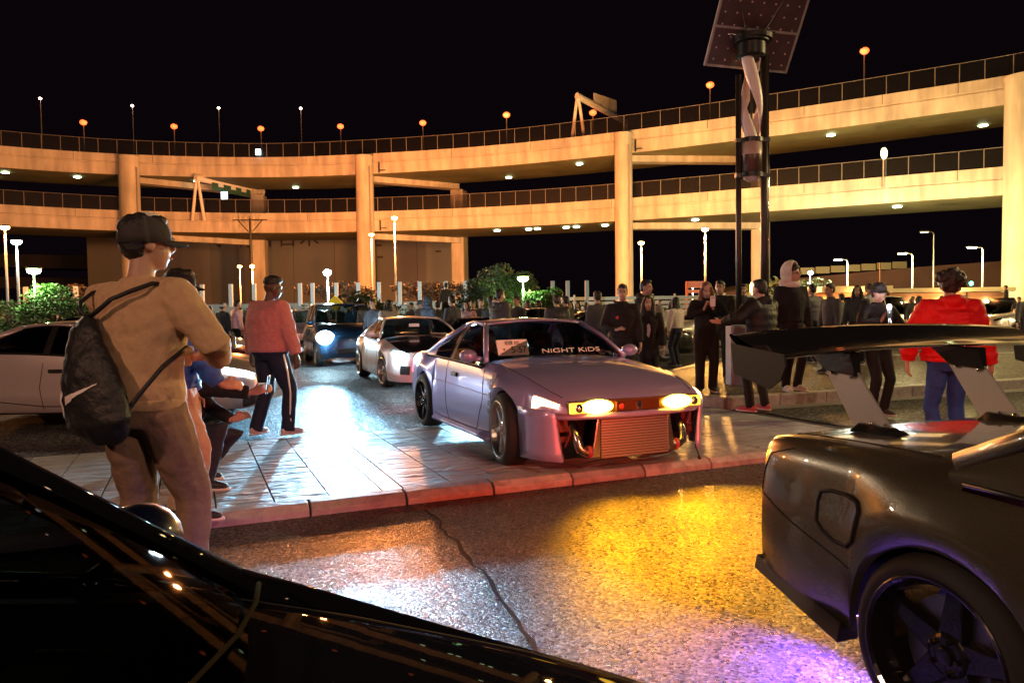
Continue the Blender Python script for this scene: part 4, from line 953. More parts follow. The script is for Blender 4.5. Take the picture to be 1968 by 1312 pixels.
for s in (-1, 1):
    wheel(gt,-1.33,s*.775,.335,.335,.255,.262,'deep',m_rimb,0,5); wheel(gt,1.33,s*.77,.335,.335,.25,.262,'deep',m_rimb,0,5)
    B.seam(gt, [(-1.69,.52),(-2.0,.60),(-2.18,.655),(-2.3,.68)], s, .004, 'bumper_seam'); B.seam(gt, [(-2.28,.68),(-2.255,.78),(-2.20,.86),(-2.05,.905)], s, .003)
    # rear lip spat
    b = MB(); P = [B.on(x, B.bottom(x)+.01, s, 0) for x in (-1.72,-1.9,-2.1,-2.28)]
    b.hexa([P[0]+V((0,-s*.05,-.055)), P[3]+V((-.03,-s*.05,-.03)), P[3]+V((-.03,s*.045,-.03)), P[0]+V((0,s*.055,-.055))], [P[0]+V((0,-s*.05,.02)), P[3]+V((-.03,-s*.05,.03)), P[3]+V((-.03,s*.03,.03)), P[0]+V((0,s*.035,.02))]); b.build('bumper_lip', m_trim, gt, bevel=.006)
    for k, yy in ((0,.62),(1,.38)):
        b = MB(); b.lathe([(0,.022),(.075,.018),(.085,0)], (-2.345,s*yy,.76), Matrix.Rotation(-PI/2,3,'Y'), 24); b.build('tail_lamp', emis('tail_lit_bright', (1,.04,.05), 12), gt, True)
    light('SPOT', (-2.44,s*.57,.76), (1,.07,.025), 125, gt, .09, (-1,0,.03), math.radians(150), .7)
# fuel door: recessed rounded panel (right side of the car faces the camera)
fd = [(-1.87,.655),(-1.83,.62),(-1.77,.60),(-1.70,.60),(-1.665,.63),(-1.655,.68),(-1.64,.745),(-1.66,.775),(-1.72,.785),(-1.80,.785),(-1.855,.77),(-1.87,.73)]
pts = [B.on(x, z, -1, .003) for x, z in fd]; b = MB(); b.tube(pts, .009, 6, closed=True); b.build('fuel_door_gap', m_gap, gt, True)
inn = []
for f_ in (0, .5, .93):
    cx_, cz_ = -1.76, .69; inn.append([B.on(lerp(cx_, x, f_ if f_ else .02), lerp(cz_, z, f_ if f_ else .02), -1, .004) for x, z in fd+fd[:1]])
b = MB(); b.grid(inn); b.build('fuel_door', mg_, gt, True)
# underglow, violet blue, mounted below the sill
b = MB(); b.box((-1.9,-.66,.25), (.55,.05,.02)); b.build('underglow_strip', emis('underglow', (.25,.12,1), 14), gt)
light('SPOT', (-2.02,-.74,.17), (.13,.04,1), 75, gt, .04, (-.1,-.75,-1), math.radians(150), .5); light('SPOT', (-1.80,-.76,.16), (.34,.16,1), 65, gt, .04, (0,-.6,-1), math.radians(150), .5)
# boot lid seam and the wing
b = MB(); b.tube([B.at(x, 8.0, -1, .001) for x in (-2.33,-2.2,-2.0,-1.7,-1.45)], .0035, 6); b.build('seam', m_gap, gt)
wing = MB(); rows = []
for i in range(15):
    y = lerp(-.90, .90, i/14); cz = 1.30+.03*(1-(y/.9)**2); row = []
    for q in range(17):
        a = 2*PI*q/16; ch = .185; xx = math.cos(a)*ch; zz = math.sin(a)*.017*(1.1-.5*math.cos(a)) + .03*(xx/ch)**2
        row.append(V((-2.22 + xx, y, cz + zz - .045*(xx/ch))))
    rows.append(row)
wing.grid(rows); m_carb = mat('gloss_carbon', (.012,.012,.011), .16, coat=.8); wing.build('wing', m_carb, gt, True)
for s in (-1, 1):
    b = MB(); b.poly([(-2.38,s*.905,1.335),(-2.03,s*.905,1.30),(-2.02,s*.905,1.25),(-2.05,s*.905,1.19),(-2.12,s*.905,1.15),(-2.36,s*.905,1.20)], (0,1,0), .008); b.build('wing_end_plate', mat('satin_carbon', (.012,.011,.009), .5, spec=.3), gt)
    yy = -.50 if s < 0 else .26
    b = MB(); b.poly([(-2.25,yy,1.24),(-2.07,yy,1.24),(-1.86,yy,.985),(-2.06,yy,.97)], (0,1,0), .010); b.build('wing_strut', mat('brushed_alu', (.42,.40,.38), .45, metal=.6), gt)
    b = MB(); b.hexa([V((-2.22,yy-.015,1.205)),V((-2.04,yy-.015,1.19)),V((-2.04,yy+.015,1.19)),V((-2.22,yy+.015,1.205))],[V((-2.33,yy-.03,1.305)),V((-2.06,yy-.03,1.295)),V((-2.06,yy+.03,1.295)),V((-2.33,yy+.03,1.305))]); b.build('wing_bracket', m_carb, gt, bevel=.006)
    b = MB(); b.hexa([V((-2.05,yy-.05,.955)),V((-1.79,yy-.05,.965)),V((-1.79,yy+.05,.965)),V((-2.05,yy+.05,.955))],[V((-2.02,yy-.02,1.0)),V((-1.86,yy-.02,.995)),V((-1.86,yy+.02,.995)),V((-2.02,yy+.02,1.0))]); b.build('strut_foot', m_carb, gt, bevel=.006)
    for (x, z) in ((-2.18,1.20),(-2.07,1.19),(-1.96,1.0),(-1.89,1.0)):
        b = MB(); b.ell((x, yy-.012, z), .009, nu=8, nv=6); b.build('bolt', m_chrome, gt, True)
b = MB(); b.tube([V((-1.42,0,.998))+V((.10*u*u,(.80)*u,-.03*u*u)) for u in [i/10-1 for i in range(21)]], .010, 6); b.build('rear_window_trim', m_chrome, gt, True)

# ------------------------------------------------------------------ black car under the camera, left
bk_ = empty('black_car', (-1.50,.56,0), math.radians(-1)); bk_.scale = (1,1,.94); tag(bk_, 'black car seen over its windscreen and bonnet in the near left corner', 'car')
mblk = mat('paint_gloss_black', (.004,.004,.006), .6, spec=.0, coat=.08, croug=.02)
B = Body(-2.2, 2.1, -1.3, 1.35, .345, .32, .2,
         [(-2.2,.5),(-2.1,.78),(-1.8,.86),(0,.885),(1.35,.88),(1.75,.85),(1.95,.76),(2.06,.6),(2.1,.45)],
         [(-2.2,.75),(-1.9,.9),(0,.97),(.6,.97),(.95,.925),(1.35,.84),(1.7,.75),(1.95,.66),(2.1,.58)],
         [(-2.2,.8),(-1.9,.95),(.65,1.01),(.95,.995),(1.35,.94),(1.75,.84),(2.0,.72),(2.1,.63)],
         [(-2.2,.3),(-1.8,.2),(1.5,.2),(2.1,.22)], .02, (-1.3,.93))
B.shell('body', mblk, bk_)
bc = cabin(bk_, B, 1.0, 1.20, .14, -1.0, -1.7, .62, 1.53, -.55, mblk, glass('windscreen_glass', (.16,.19,.19), .03, .08), _M['windscreen_glass'], bowf=.24, pillar_r=.034)
tub(bk_, B, -1.3, .95, .3)
for s in (-1, 1): MB().box((-.2, s*.80, .64), (2.3,.05,.60)).build('door_card', m_int, bk_)
seat(bk_, -.35, .38, .3, m_seat); seat(bk_, -.35, -.38, .3, m_seat)
for x in (-1.3, 1.35):
    for s in (-1, 1): wheel(bk_, x, s*.76, .32, .32, .21, .23, 'six', m_rimb, 0, 6)
mirror(bk_, (.70,.98,1.0), 1, mat('gloss_blueblack', (.004,.006,.025), .4, spec=.2, coat=1, croug=.03), (.085,.13,.125)); mirror(bk_, (.62,-1.0,1.0), -1, mblk, (.12,.2,.14))
for s in (-1, 1):
    B.patch('headlight', m_lens, bk_, (1.68,2.02), (5.3,6.8), s, .008); B.patch('tail_lamp', m_tail, bk_, (-2.19,-2.0), (4,5.8), s, .006)
    b = MB(); b.tube([B.at(x, 7.5, s, .001) for x in (.95,1.2,1.5,1.75,1.9)], .003, 6); b.build('seam', m_gap, bk_)
m_wip = mat('wiper_black', (.02,.016,.008), .7, spec=.0)
b = MB(); q_ = bc['A0']; b.tube([q_+V((.0,.012,-.012)), q_+V((.16,.006,-.05)), B.at(1.35,6.9,1,.0)+V((0,0,-.004)), B.at(1.6,6.9,1,-.004)], [(.04,.03),(.034,.024),(.02,.014),(.006,.005)], 10); b.build('cowl_fairing', mblk, bk_, True)
for y0, y1, y2, nm in ((.74,.34,-.10,'l'),):
    f_ = lambda y, v: bc['base'](y/.81).lerp(bc['top'](y/.81), v) + V((.022,0,.022))
    arm = [f_(lerp(y0, y2, u), -.015+.14*u) for u in (0,.15,.35,.55,.8,1)]
    b = MB(); b.tube(arm, [(.0045,.004),(.0045,.004),(.004,.003),(.0035,.003),(.003,.003),(.002,.002)], 8); o = b.build('wiper_arm', m_wip, bk_, True)
    b = MB(); b.tube([p+V((-.012,0,-.012)) for p in arm[3:]]+[arm[-1]+V((-.02,-.2,.02))], [(.002,.004)]*4, 6); b.build('wiper_blade', m_wip, o, True)

# ------------------------------------------------------------------ silver-white coupe parked behind the men, left
sw, B = generic_car('silver-white sports coupe parked behind the man with the bag', (-5.35,9.75,.07), math.radians(2), 'pearl', (.62,.58,.58), 4.35, 1.84, 1.27, .80, .90, m_glassd, head=((.9,.95,1), 25), rimm=m_rimb)
sw.name = 'sports_coupe'
for s in (-1, 1):
    B.patch('bumper_intake', m_black, sw, (2.02,2.19), (.8,2.8), s, .006); B.seam(sw, [(-1.6,.62),(-1.0,.36),(-.3,.28),(.6,.27)], s, .006, 'side_crease')
plate(sw, (2.235,-.05,.50), (0,-.05,0), ('横浜 330', '87-95'))
b = MB(); b.ell((2.14,-.0,.63), (.03,.06,.02)); b.build('emblem', m_black, sw, True)
light('SPOT', (2.26,-.62,.62), COOL, 60, sw, .04, (1,-.1,-.2), math.radians(110), .8)

# ------------------------------------------------------------------ the other parked cars
gr = 'cars parked across the lot'
generic_car('dark red low car parked beyond the silver-white coupe', (-6.55,13.1,.07), math.radians(4), 'dark_red', (.22,.015,.02), 4.4, 1.8, 1.2, .78, .82, group=gr)
generic_car('white car with its bonnet showing beyond the dark red one', (-8.0,16.6,.07), math.radians(5), 'white_b', (.68,.66,.64), 4.4, 1.8, 1.28, .84, .9, group=gr)
generic_car('black car parked farthest in the row behind the men', (-11.2,20.2,.07), math.radians(5), 'black_b', (.012,.012,.014), 4.4, 1.8, 1.35, .88, .92, group=gr)
generic_car('white estate with red tail lamp between the white and lavender coupes', (-1.7,23.5,.07), math.radians(165), 'cream', (.68,.62,.5), 4.4, 1.75, 1.45, .9, .95, tail=True, group=gr)
generic_car('black low car with headlights close behind the lavender coupe', (-.75,17.6,.07), math.radians(-80), 'black_c', (.012,.012,.014), 4.2, 1.75, 1.2, .78, .84, head=((.8,.95,1), 12), group=gr)
generic_car('black car with rounded roof left of the man in the black puffer', (.4,21.0,.07), math.radians(185), 'black_d', (.012,.012,.013), 4.4, 1.78, 1.42, .9, .95, group=gr)
generic_car('black car right of the man in the black puffer', (2.6,20.0,.07), math.radians(8), 'black_e', (.014,.013,.012), 4.4, 1.78, 1.33, .86, .92, group=gr)
generic_car('white car with red rear behind the woman in the white top', (6.3,24.0,.07), math.radians(200), 'white_c', (.7,.68,.64), 4.4, 1.78, 1.42, .9, .95, tail=True, group=gr)
generic_car('white van behind the man beside the hooded one', (13.2,28.0,.07), math.radians(215), 'white_d', (.72,.7,.66), 4.6, 1.8, 1.75, 1.05, 1.05, style='suv', tail=True, group=gr)
generic_car('white estate left of the man in the red jacket', (19.6,38,.07), math.radians(170), 'white_e', (.72,.7,.66), 4.6, 1.8, 1.55, .95, 1.0, style='suv', group=gr)
generic_car('black hatchback behind the man with the phone torch', (22.2,42.0,.07), math.radians(10), 'black_f', (.014,.014,.015), 4.3, 1.78, 1.6, .95, 1.0, style='suv', group=gr)
generic_car('silver car just right of the red jacket', (26.6,41,.07), math.radians(190), 'silver_a', (.5,.52,.55), 4.5, 1.78, 1.45, .92, .97, group=gr)
generic_car('pale blue car beyond the silver one', (30.5,48,.07), math.radians(190), 'pale_blue', (.5,.58,.66), 4.5, 1.78, 1.5, .95, 1.0, style='suv', group=gr)
oc, _ = generic_car('black car with its bonnet propped open near the thick column', (24.2,35.5,.07), math.radians(-155), 'black_g', (.014,.014,.015), 4.3, 1.78, 1.35, .86, .92, group=gr)
b = MB(); b.grid([[V((.85,y,1.0)) for y in (-.7,0,.7)],[V((.95,y,1.35)) for y in (-.68,0,.68)],[V((1.15,y,1.7)) for y in (-.6,0,.6)]]); b.build('open_bonnet', _M['paint_black_g'], oc, True, solid=.02)
generic_car('white hatchback at the far right edge', (20.6,28.6,.07), math.radians(172), 'white_f', (.74,.7,.62), 4.4, 1.8, 1.55, .98, 1.0, style='suv', group=gr, rimm=m_rimb)
generic_car('white car behind the red jacket, partly hidden', (22.8,36.5,.07), math.radians(190), 'white_g', (.7,.7,.68), 4.5, 1.78, 1.45, .92, .97, group=gr)
# ================================================================== PEOPLE  (local: facing +y, x to the person's right, z up, 1.75 m tall)
def cloth(name, col, rough=.85, sheen=.0, bump=(17,.45,.028)): return mat('cloth_'+name, col, rough, spec=.25, noise=(30,.10), bump=bump)
m_skin = mat('skin', (.46,.27,.19), .5, noise=(12,.1)); m_skind = mat('skin_deep', (.09,.045,.03), .45, noise=(12,.1))
m_hair = mat('hair_black', (.012,.010,.010), .5, bump=(90,.8,.01)); m_hairb = mat('hair_brown', (.14,.07,.035), .5, bump=(90,.8,.01))
m_lip = mat('lips', (.33,.12,.10), .5); m_eye = mat('eye_dark', (.02,.015,.012), .2)
tex_f = bpy.data.textures.new('folds', 'CLOUDS'); tex_f.noise_scale = .11; tex_f.noise_depth = 2
tex_h = bpy.data.textures.new('curls', 'CLOUDS'); tex_h.noise_scale = .035; tex_h.noise_depth = 1
def soft(o, vox, smooth=4, disp=0., tex=None, fac=.5):
    m = o.modifiers.new('fuse', 'REMESH'); m.mode = 'VOXEL'; m.voxel_size = vox; m.use_smooth_shade = True
    if smooth: m = o.modifiers.new('relax', 'SMOOTH'); m.iterations = smooth; m.factor = fac
    if disp: m = o.modifiers.new('folds', 'DISPLACE'); m.texture = tex or tex_f; m.strength = disp; m.texture_coords = 'LOCAL'; m.mid_level = .5
    return o
def ik(a, c, l1, l2, hint):
    a, c = V(a), V(c); d = c-a; L = min(d.length, (l1+l2)*.999); dn = d.normalized(); c = a + dn*L
    x = (l1*l1-l2*l2+L*L)/(2*L); h = math.sqrt(max(0, l1*l1-x*x)); p = V(hint); p = p - dn*p.dot(dn)
    if p.length < 1e-6: p = V((0,0,1)) - dn*dn.z
    return a + dn*x + p.normalized()*h, c
def hand(b, w, d, palm, side, curl=.5, thumb=True):
    """palm, four unequal fingers and a thumb; d points along the hand, palm is the palm normal"""
    w, d, palm = V(w), V(d).normalized(), V(palm); palm = (palm - d*palm.dot(d)).normalized(); sd = d.cross(palm)*side      # toward thumb
    b.tube([w, w+d*.04, w+d*.085], [(.03,.021),(.041,.017),(.040,.014)], 10, side=sd, round_ends=True)
    for i, (o, l) in enumerate(((.029,.074),(.010,.082),(-.010,.076),(-.028,.060))):
        p = w + d*.088 + sd*o; pts = [p-d*.02, p]; dd = d.copy()
        for k, f_ in enumerate((.45,.32,.26)):
            a = curl*(.7+.35*k); dd = (dd*math.cos(a) + palm*math.sin(a)).normalized(); p = p + dd*l*f_; pts.append(p)
        b.tube(pts, [.0095,.0095,.009,.008,.007], 7, round_ends=True)
    p = w + d*.028 + sd*.03; t1 = p + d*.028 + sd*.030 + palm*.012; t2 = t1 + d*.03 + sd*.004 + palm*.018*(1+curl); b.tube([p-sd*.015, t1, t2, t2+d*.02+palm*.008], [.014,.012,.010,.008], 7, round_ends=True)
    return w + d*.10 + palm*.03

def person(label, loc, yaw, h=1.72, top=('jacket', (.02,.02,.022)), bottom=(.02,.02,.025), shoes=(.03,.03,.03), hair='short', hairm=None, skin=None, cap=None, hood=None,
           la=None, ra=None, lh=None, rh=None, lk=None, rk=None, lf=(-.10,0), rf=(.10,.02), lean=0., side=0., hy=0., hp=0., hip=.93, near=False, bulk=1., legw=1., curl=.55, sole=(.5,.48,.46), group=None, glasses=False, mask=None, beard=False, long=0., shirt=None, lift=(0,0), name='person'):
    """la/ra: wrist targets, lh/rh: hand direction, lf/rf: foot xy, hy/hp head turn and nod, hip: pelvis height"""
    sk = skin or m_skin; kind, tcol = top; vb = .0075 if near else .014; vc = .012 if near else .02
    mt = cloth('%d_%d_%d_%s' % (*[int(c*500) for c in tcol], kind), tcol, .85 if kind != 'puffer' else .55); mb = cloth('trouser_%d_%d_%d' % tuple(int(c*500) for c in bottom), bottom)
    ms = mat('shoe_%d_%d_%d' % tuple(int(c*500) for c in shoes), shoes, .5); mso = mat('sole_%d' % int(sole[0]*100), sole, .6)
    pel = V((0,0,hip)); spine = V((math.sin(side), math.sin(lean), math.cos(lean))).normalized(); nb = pel + spine*.54
    sh = {s: nb + V((s*.185, 0, -.065)) - spine*.0 for s in (-1, 1)}
    hips = {s: pel + V((s*.088, 0, -.03)) for s in (-1, 1)}
    Rh = Matrix.Rotation(side*.4,3,'Y') @ Matrix.Rotation(hy, 3, 'Z') @ Matrix.Rotation(-hp, 3, 'X'); hc = nb + spine*.046 + Rh @ V((0,.035,.115)); Q = lambda x, y, z: hc + Rh @ V((x, y, z))
    tg = {-1: la or (-.27,.06,hip-.09), 1: ra or (.27,.05,hip-.09)}; hd = {-1: lh or (0,.1,-1), 1: rh or (0,.1,-1)}
    el, wr = {}, {}
    for s in (-1, 1): el[s], wr[s] = ik(sh[s], tg[s], .285, .255, (s*.9,-.5,-.4))
    kn, an = {}, {}
    ft = {-1: lf, 1: rf}
    for s in (-1, 1):
        f_ = ft[s]; ankle = V((f_[0], f_[1], .085 + lift[0 if s < 0 else 1]))
        kn[s], an[s] = ik(hips[s], ankle, .43, .42, (lk if s < 0 else rk) or (s*.12, 1, 0))
    # ---- body, one fused surface
    b = MB()
    b.ell(Q(0,-.012,.028), (.073,.094,.098), Rh, 18, 12); b.ell(Q(0,.022,-.036), (.060,.068,.082), Rh, 16, 10); b.ell(Q(0,.050,-.092), (.026,.026,.022), Rh, 10, 8)
    b.tube([Q(0,.082,.018), Q(0,.104,-.026), Q(0,.092,-.036)], [.009,.015,.012], 8, round_ends=True)
    b.ell(Q(0,.078,-.064), (.024,.012,.010), Rh, 10, 6); b.ell(Q(0,.070,.024), (.052,.018,.012), Rh, 12, 6)
    for s in (-1, 1): b.ell(Q(s*.075,-.008,-.008), (.011,.021,.033), Rh, 8, 8)
    b.tube([nb-spine*.06, nb+spine*.03, Q(0,-.02,-.05)], [(.075,.062),(.056,.056),(.052,.055)], 12, side=(1,0,0))
    b.tube([pel-spine*.06, pel+spine*.12, pel+spine*.34, nb-spine*.05], [(.13,.09),(.12,.085),(.14,.09),(.10,.07)], 12, side=(1,0,0))
    grips = {}
    for s in (-1, 1):
        b.tube([nb-spine*.07, sh[s]-spine*.03, el[s], wr[s]], [.05,.045,.034,.026], 8)
        b.tube([hips[s]+V((0,0,.05)), kn[s], an[s], an[s]+V((0,.02,-.03))], [.07,.05,.035,.035], 8)
        d = V(hd[s]).normalized(); pn = V((-s,0,0)) if abs(d.x) < .8 else V((0,0,-1))
        if la and s < 0 and lh: pn = V((.9,.2,-.4))
        if ra and s > 0 and rh: pn = V((-.9,.2,-.4))
        grips[s] = hand(b, wr[s]+d*.015, d, pn, s, curl)
    body = b.build(name, sk, None); soft(body, vb, 3 if near else 2); body.location = loc; body.rotation_euler = (0,0,yaw); k = h/1.75; body.scale = (k,k,k); tag(body, label, 'person', group)
    # ---- trousers
    b = MB(); w = legw
    b.tube([pel+V((0,0,.10)), pel+V((0,-.01,0)), pel+V((0,0,-.08))], [(.155*bulk,.115*bulk),(.172*bulk,.13*bulk),(.15,.12)], 14, side=(1,0,0))
    for s in (-1, 1): b.tube([hips[s]+V((0,0,.02)), hips[s].lerp(kn[s],.5), kn[s], kn[s].lerp(an[s],.55), an[s]+V((0,0,-.035))], [.098*w,.086*w,.069*w,.064*w,.062*w], 12)
    soft(b.build('trousers', mb, body), vc, 4, .022 if near else .014)
    # ---- top
    b = MB(); q = bulk; hem = {'jacket': .02, 'puffer': .0, 'hoodie': .0, 'coat': -.30, 'tee': .02, 'sweater': -.02}[kind]
    fat = {'jacket': 1.0, 'puffer': 1.14, 'hoodie': 1.08, 'coat': 1.06, 'tee': .92, 'sweater': 1.04}[kind]*q
    zs = [(hem,.168,.125),(hem+.05,.176,.132),(.12,.172,.132),(.24,.182,.138),(.36,.196,.14),(.46,.185,.118),(.515,.132,.09),(.545,.082,.075)]
    if kind == 'coat': zs = [(hem,.185,.145),(-.15,.18,.145),(0,.176,.138)]+zs[2:]
    P, Rr = [], []
    for i, (z, a, c) in enumerate(zs):
        P.append(pel + (spine*z if z > 0 else V((0,0,z)))); f_ = fat if i < len(zs)-2 else 1.0; Rr.append((a*f_, c*f_))
    if kind == 'puffer':
        P2, R2 = [], []
        for i in range(25):
            u = i/24*(len(P)-1); j = min(int(u), len(P)-2); t = u-j; mod = 1+.045*math.sin(i*PI*.5*1.0*2/1.6); P2.append(P[j].lerp(P[j+1], t)); R2.append(tuple(lerp(Rr[j][x], Rr[j+1][x], t)*mod for x in (0,1)))
        P, Rr = P2, R2
    b.tube(P, Rr, 20, side=(1,0,0))
    sl = {'jacket':1.08,'puffer':1.38,'hoodie':1.22,'coat':1.15,'tee':.95,'sweater':1.15}[kind]*(.5+.5*q)
    for s in (-1, 1):
        pts = [nb-spine*.10+V((s*.07,0,0)), sh[s]+V((s*.0,0,-.012)), sh[s].lerp(el[s],.5), el[s], el[s].lerp(wr[s],.5), wr[s]-(wr[s]-el[s]).normalized()*.01]; rr = [.09,.082,.066,.057,.052,.043]
        if kind == 'tee': pts = pts[:3]; rr = rr[:3]
        if kind == 'puffer':
            p2, r2 = [], []
            for i in range(21):
                u = i/20*(len(pts)-1); j = min(int(u), len(pts)-2); t = u-j; p2.append(pts[j].lerp(pts[j+1], t)); r2.append(lerp(rr[j], rr[j+1], t)*(1+.08*math.sin(i*1.9)))
            pts, rr = p2, r2
        b.tube(pts, [r*sl for r in rr], 12)
    if kind in ('sweater','hoodie'): b.tube([nb+spine*-.02, nb+spine*.012], [(.092,.086),(.080,.076)], 14, side=(1,0,0))
    if kind in ('jacket','coat','puffer'): b.tube([nb+spine*-.03, nb+spine*.035], [(.088,.08),(.078,.074)], 14, side=(1,0,0))
    if hood == 'down': b.tube([nb+V((-.10,-.01,.0)), nb+V((-.06,-.085,.02)), nb+V((0,-.105,.025)), nb+V((.06,-.085,.02)), nb+V((.10,-.01,.0))], [.04,.055,.06,.055,.04], 10)
    o = b.build({'jacket':'jacket','puffer':'puffer_jacket','hoodie':'hoodie','coat':'coat','tee':'shirt','sweater':'sweater'}[kind], mt, body); soft(o, vc, 5 if kind != 'puffer' else 2, .03 if near else .02)
    jk = o
    if kind in ('sweater','jacket','hoodie') and near:
        b = MB(); b.tube([pel+V((0,0,hem+.0)), pel+V((0,0,hem+.05))], [(.172*fat,.130*fat),(.180*fat,.137*fat)], 24, side=(1,0,0)); soft(b.build('hem_band', mt, jk), .012, 3, .008)
    if shirt:
        b = MB(); b.tube([pel+spine*.06+V((0,.055,0)), pel+spine*.3+V((0,.07,0)), nb+V((0,.03,-.02))], [(.085,.085),(.08,.085),(.06,.06)], 12, side=(1,0,0)); soft(b.build('shirt', cloth('shirt_%d' % int(shirt[0]*99), shirt), body), vc, 2)
    # ---- shoes
    for s in (-1, 1):
        a = an[s]; t = (kn[s]-a); fy = V((s*.16 if abs(ft[s][0]) > .04 else 0, 1, 0)).normalized()
        g = V((a.x, a.y, a.z-.085)); b = MB()
        b.tube([g+V((0,0,.05))-fy*.055, g+V((0,0,.055))+fy*.02, g+V((0,0,.048))+fy*.10, g+V((0,0,.036))+fy*.175], [(.034,.042),(.040,.046),(.043,.034),(.030,.022)], 12, side=V((fy.y,-fy.x,0)), round_ends=True)
        b.tube([a+V((0,0,.04)), a+V((0,0,-.02))], [.045,.042], 10); so = b.build('shoe', ms, body); soft(so, .009, 3)
        b = MB(); b.tube([g+V((0,0,.013))-fy*.085, g+V((0,0,.013))-fy*.04, g+V((0,0,.013))+fy*.06, g+V((0,0,.013))+fy*.14, g+V((0,0,.016))+fy*.205], [(.018,.013),(.038,.013),(.044,.013),(.046,.013),(.02,.012)], 12, side=V((fy.y,-fy.x,0))); b.build('sole', mso, so, True)
    # ---- face, hair, headwear
    hm = hairm or m_hair
    for s in (-1, 1):
        b = MB(); b.ell(Q(s*.030,.080,.006), (.013,.010,.0065), Rh, 10, 6); b.build('eye', m_eye, body, True)
    b = MB(); b.ell(Q(0,.089,-.064), (.019,.008,.007), Rh, 10, 6); b.build('mouth', m_lip if sk is m_skin else mat('lips_deep', (.12,.04,.035), .5), body, True)
    for s in (-1, 1):
        b = MB(); b.tube([Q(s*.014,.090,.026), Q(s*.032,.088,.032), Q(s*.050,.074,.026)], [.004,.005,.003], 6); b.build('eyebrow', hm, body, True)
    if hair:
        b = MB()
        b.ell(Q(0,-.026,.048), (.082,.096,.092), Rh, 18, 12); b.ell(Q(0,-.052,.0), (.074,.066,.078), Rh, 16, 10)
        if hair == 'short': b.ell(Q(0,.034,.098), (.062,.055,.034), Rh, 14, 8)
        if hair == 'fade':
            b = MB(); b.ell(Q(0,-.020,.072), (.080,.094,.074), Rh, 18, 12); b.ell(Q(0,.02,.10), (.07,.075,.045), Rh, 14, 8)
        if hair == 'curly':
            rnd = random.Random(int(loc[0]*100)); b.ell(Q(0,-.02,.055), (.105,.115,.105), Rh, 18, 12)
            for _ in range(46):
                v = V((rnd.gauss(0,1), rnd.gauss(-.3,1), rnd.gauss(.55,1))).normalized(); b.ell(Q(v.x*.115, -.02+v.y*.115, .05+v.z*.105), rnd.uniform(.02,.034), None, 8, 6)
        if hair in ('long', 'bob'):
            L = .34 if hair == 'long' else .2
            for s in (-1, 1): b.tube([Q(s*.055,.03,.07), Q(s*.082,.01,-.02), Q(s*.088,.0,-.12), Q(s*.10,.03,-.12-L*.5), Q(s*.095,.05,-.12-L*.9)], [.03,.036,.042,.04,.018], 10)
            b.tube([Q(0,-.06,.05), Q(0,-.085,-.05), Q(0,-.085,-.16), Q(0,-.09,-.16-L*.6)], [(.08,.04),(.09,.04),(.095,.035),(.08,.02)], 12, side=Rh @ V((1,0,0)))
        soft(b.build('hair', hm, body), .010 if near else .014, 2, .02, tex_h)
    if cap:
        mc = cloth('cap_%d_%d_%d' % tuple(int(c*500) for c in cap[:3]), cap[:3]); back = len(cap) > 3
        b = MB(); rows = []
        for i in range(8):
            th = (PI/2)*i/7; rows.append([Q((.086*math.cos(th)+.002)*math.cos(p), -.012+(.106*math.cos(th)+.002)*math.sin(p), .036+.092*math.sin(th)) for p in [2*PI*j/24 for j in range(25)]])
        b.grid([[Q(.087*math.cos(p), -.012+.107*math.sin(p), .000) for p in [2*PI*j/24 for j in range(25)]]]+rows); co = b.build('cap', mc, body, True, solid=.006)
        sg = -1 if back else 1; b = MB(); rows = []
        for i in range(5):
            u = i/4; rows.append([Q(.078*math.sin(p)*(1-.10*u), sg*(.086*math.cos(p)+.005+.078*u*max(.0, math.cos(p*1.0))**.5)-.0, .016-.022*u - .012*(math.sin(p)**2)) for p in [(-1.25+2.5*j/12) for j in range(13)]])
        b.grid(rows); b.build('cap_brim', mc, co, True, solid=.006); MB().ell(Q(0,-.012,.129), .008, nu=8, nv=6).build('cap_button', mc, co, True)
    if hood == 'up':
        hcol = shirt or tcol; mh = cloth('hood_%d' % int(hcol[0]*99), hcol); b = MB(); rows = []
        for i in range(9):
            th = math.radians(lerp(62, 178, i/8)); rows.append([Q(.118*math.sin(th)*math.cos(p), -.035+.135*math.cos(th), .022+.150*math.sin(th)*math.sin(p) + (.02 if math.sin(p) > 0 else -.03)*math.sin(th)) for p in [2*PI*j/20 for j in range(21)]])
        b.grid(rows); b.build('hood', mh, body, True, solid=.014)
        b = MB(); b.tube([nb+V((.12*math.cos(p), -.02+.10*math.sin(p), .035+.02*math.sin(p)*-1)) for p in [2*PI*j/16 for j in range(16)]], [(.038,.05)]*16, 10, closed=True); soft(b.build('hood_collar', mh, body), .014, 3, .01)
    if glasses:
        b = MB()
        for s in (-1, 1):
            b.tube([Q(s*.032+.022*math.cos(a), .096, .008+.017*math.sin(a)) for a in [2*PI*i/12 for i in range(12)]], .0022, 5, closed=True); b.tube([Q(s*.054,.094,.012), Q(s*.076,.02,.012)], .0022, 5)
        b.build('glasses', m_black, body, True)
    if mask: b = MB(); b.ell(Q(0,.045,-.05), (.062,.062,.05), Rh, 16, 10); b.build('face_mask', mat('mask_%d' % int(mask[0]*99), mask, .8), body, True)
    M = Matrix.Translation(V(loc)) @ Matrix.Rotation(yaw, 4, 'Z') @ Matrix.Scale(k, 4)
    return dict(o=body, M=M, wr=wr, el=el, nb=nb, grip=grips, sh=sh, pel=pel, Q=Q, sp=spine, k=k, Rh=Rh, jk=jk)
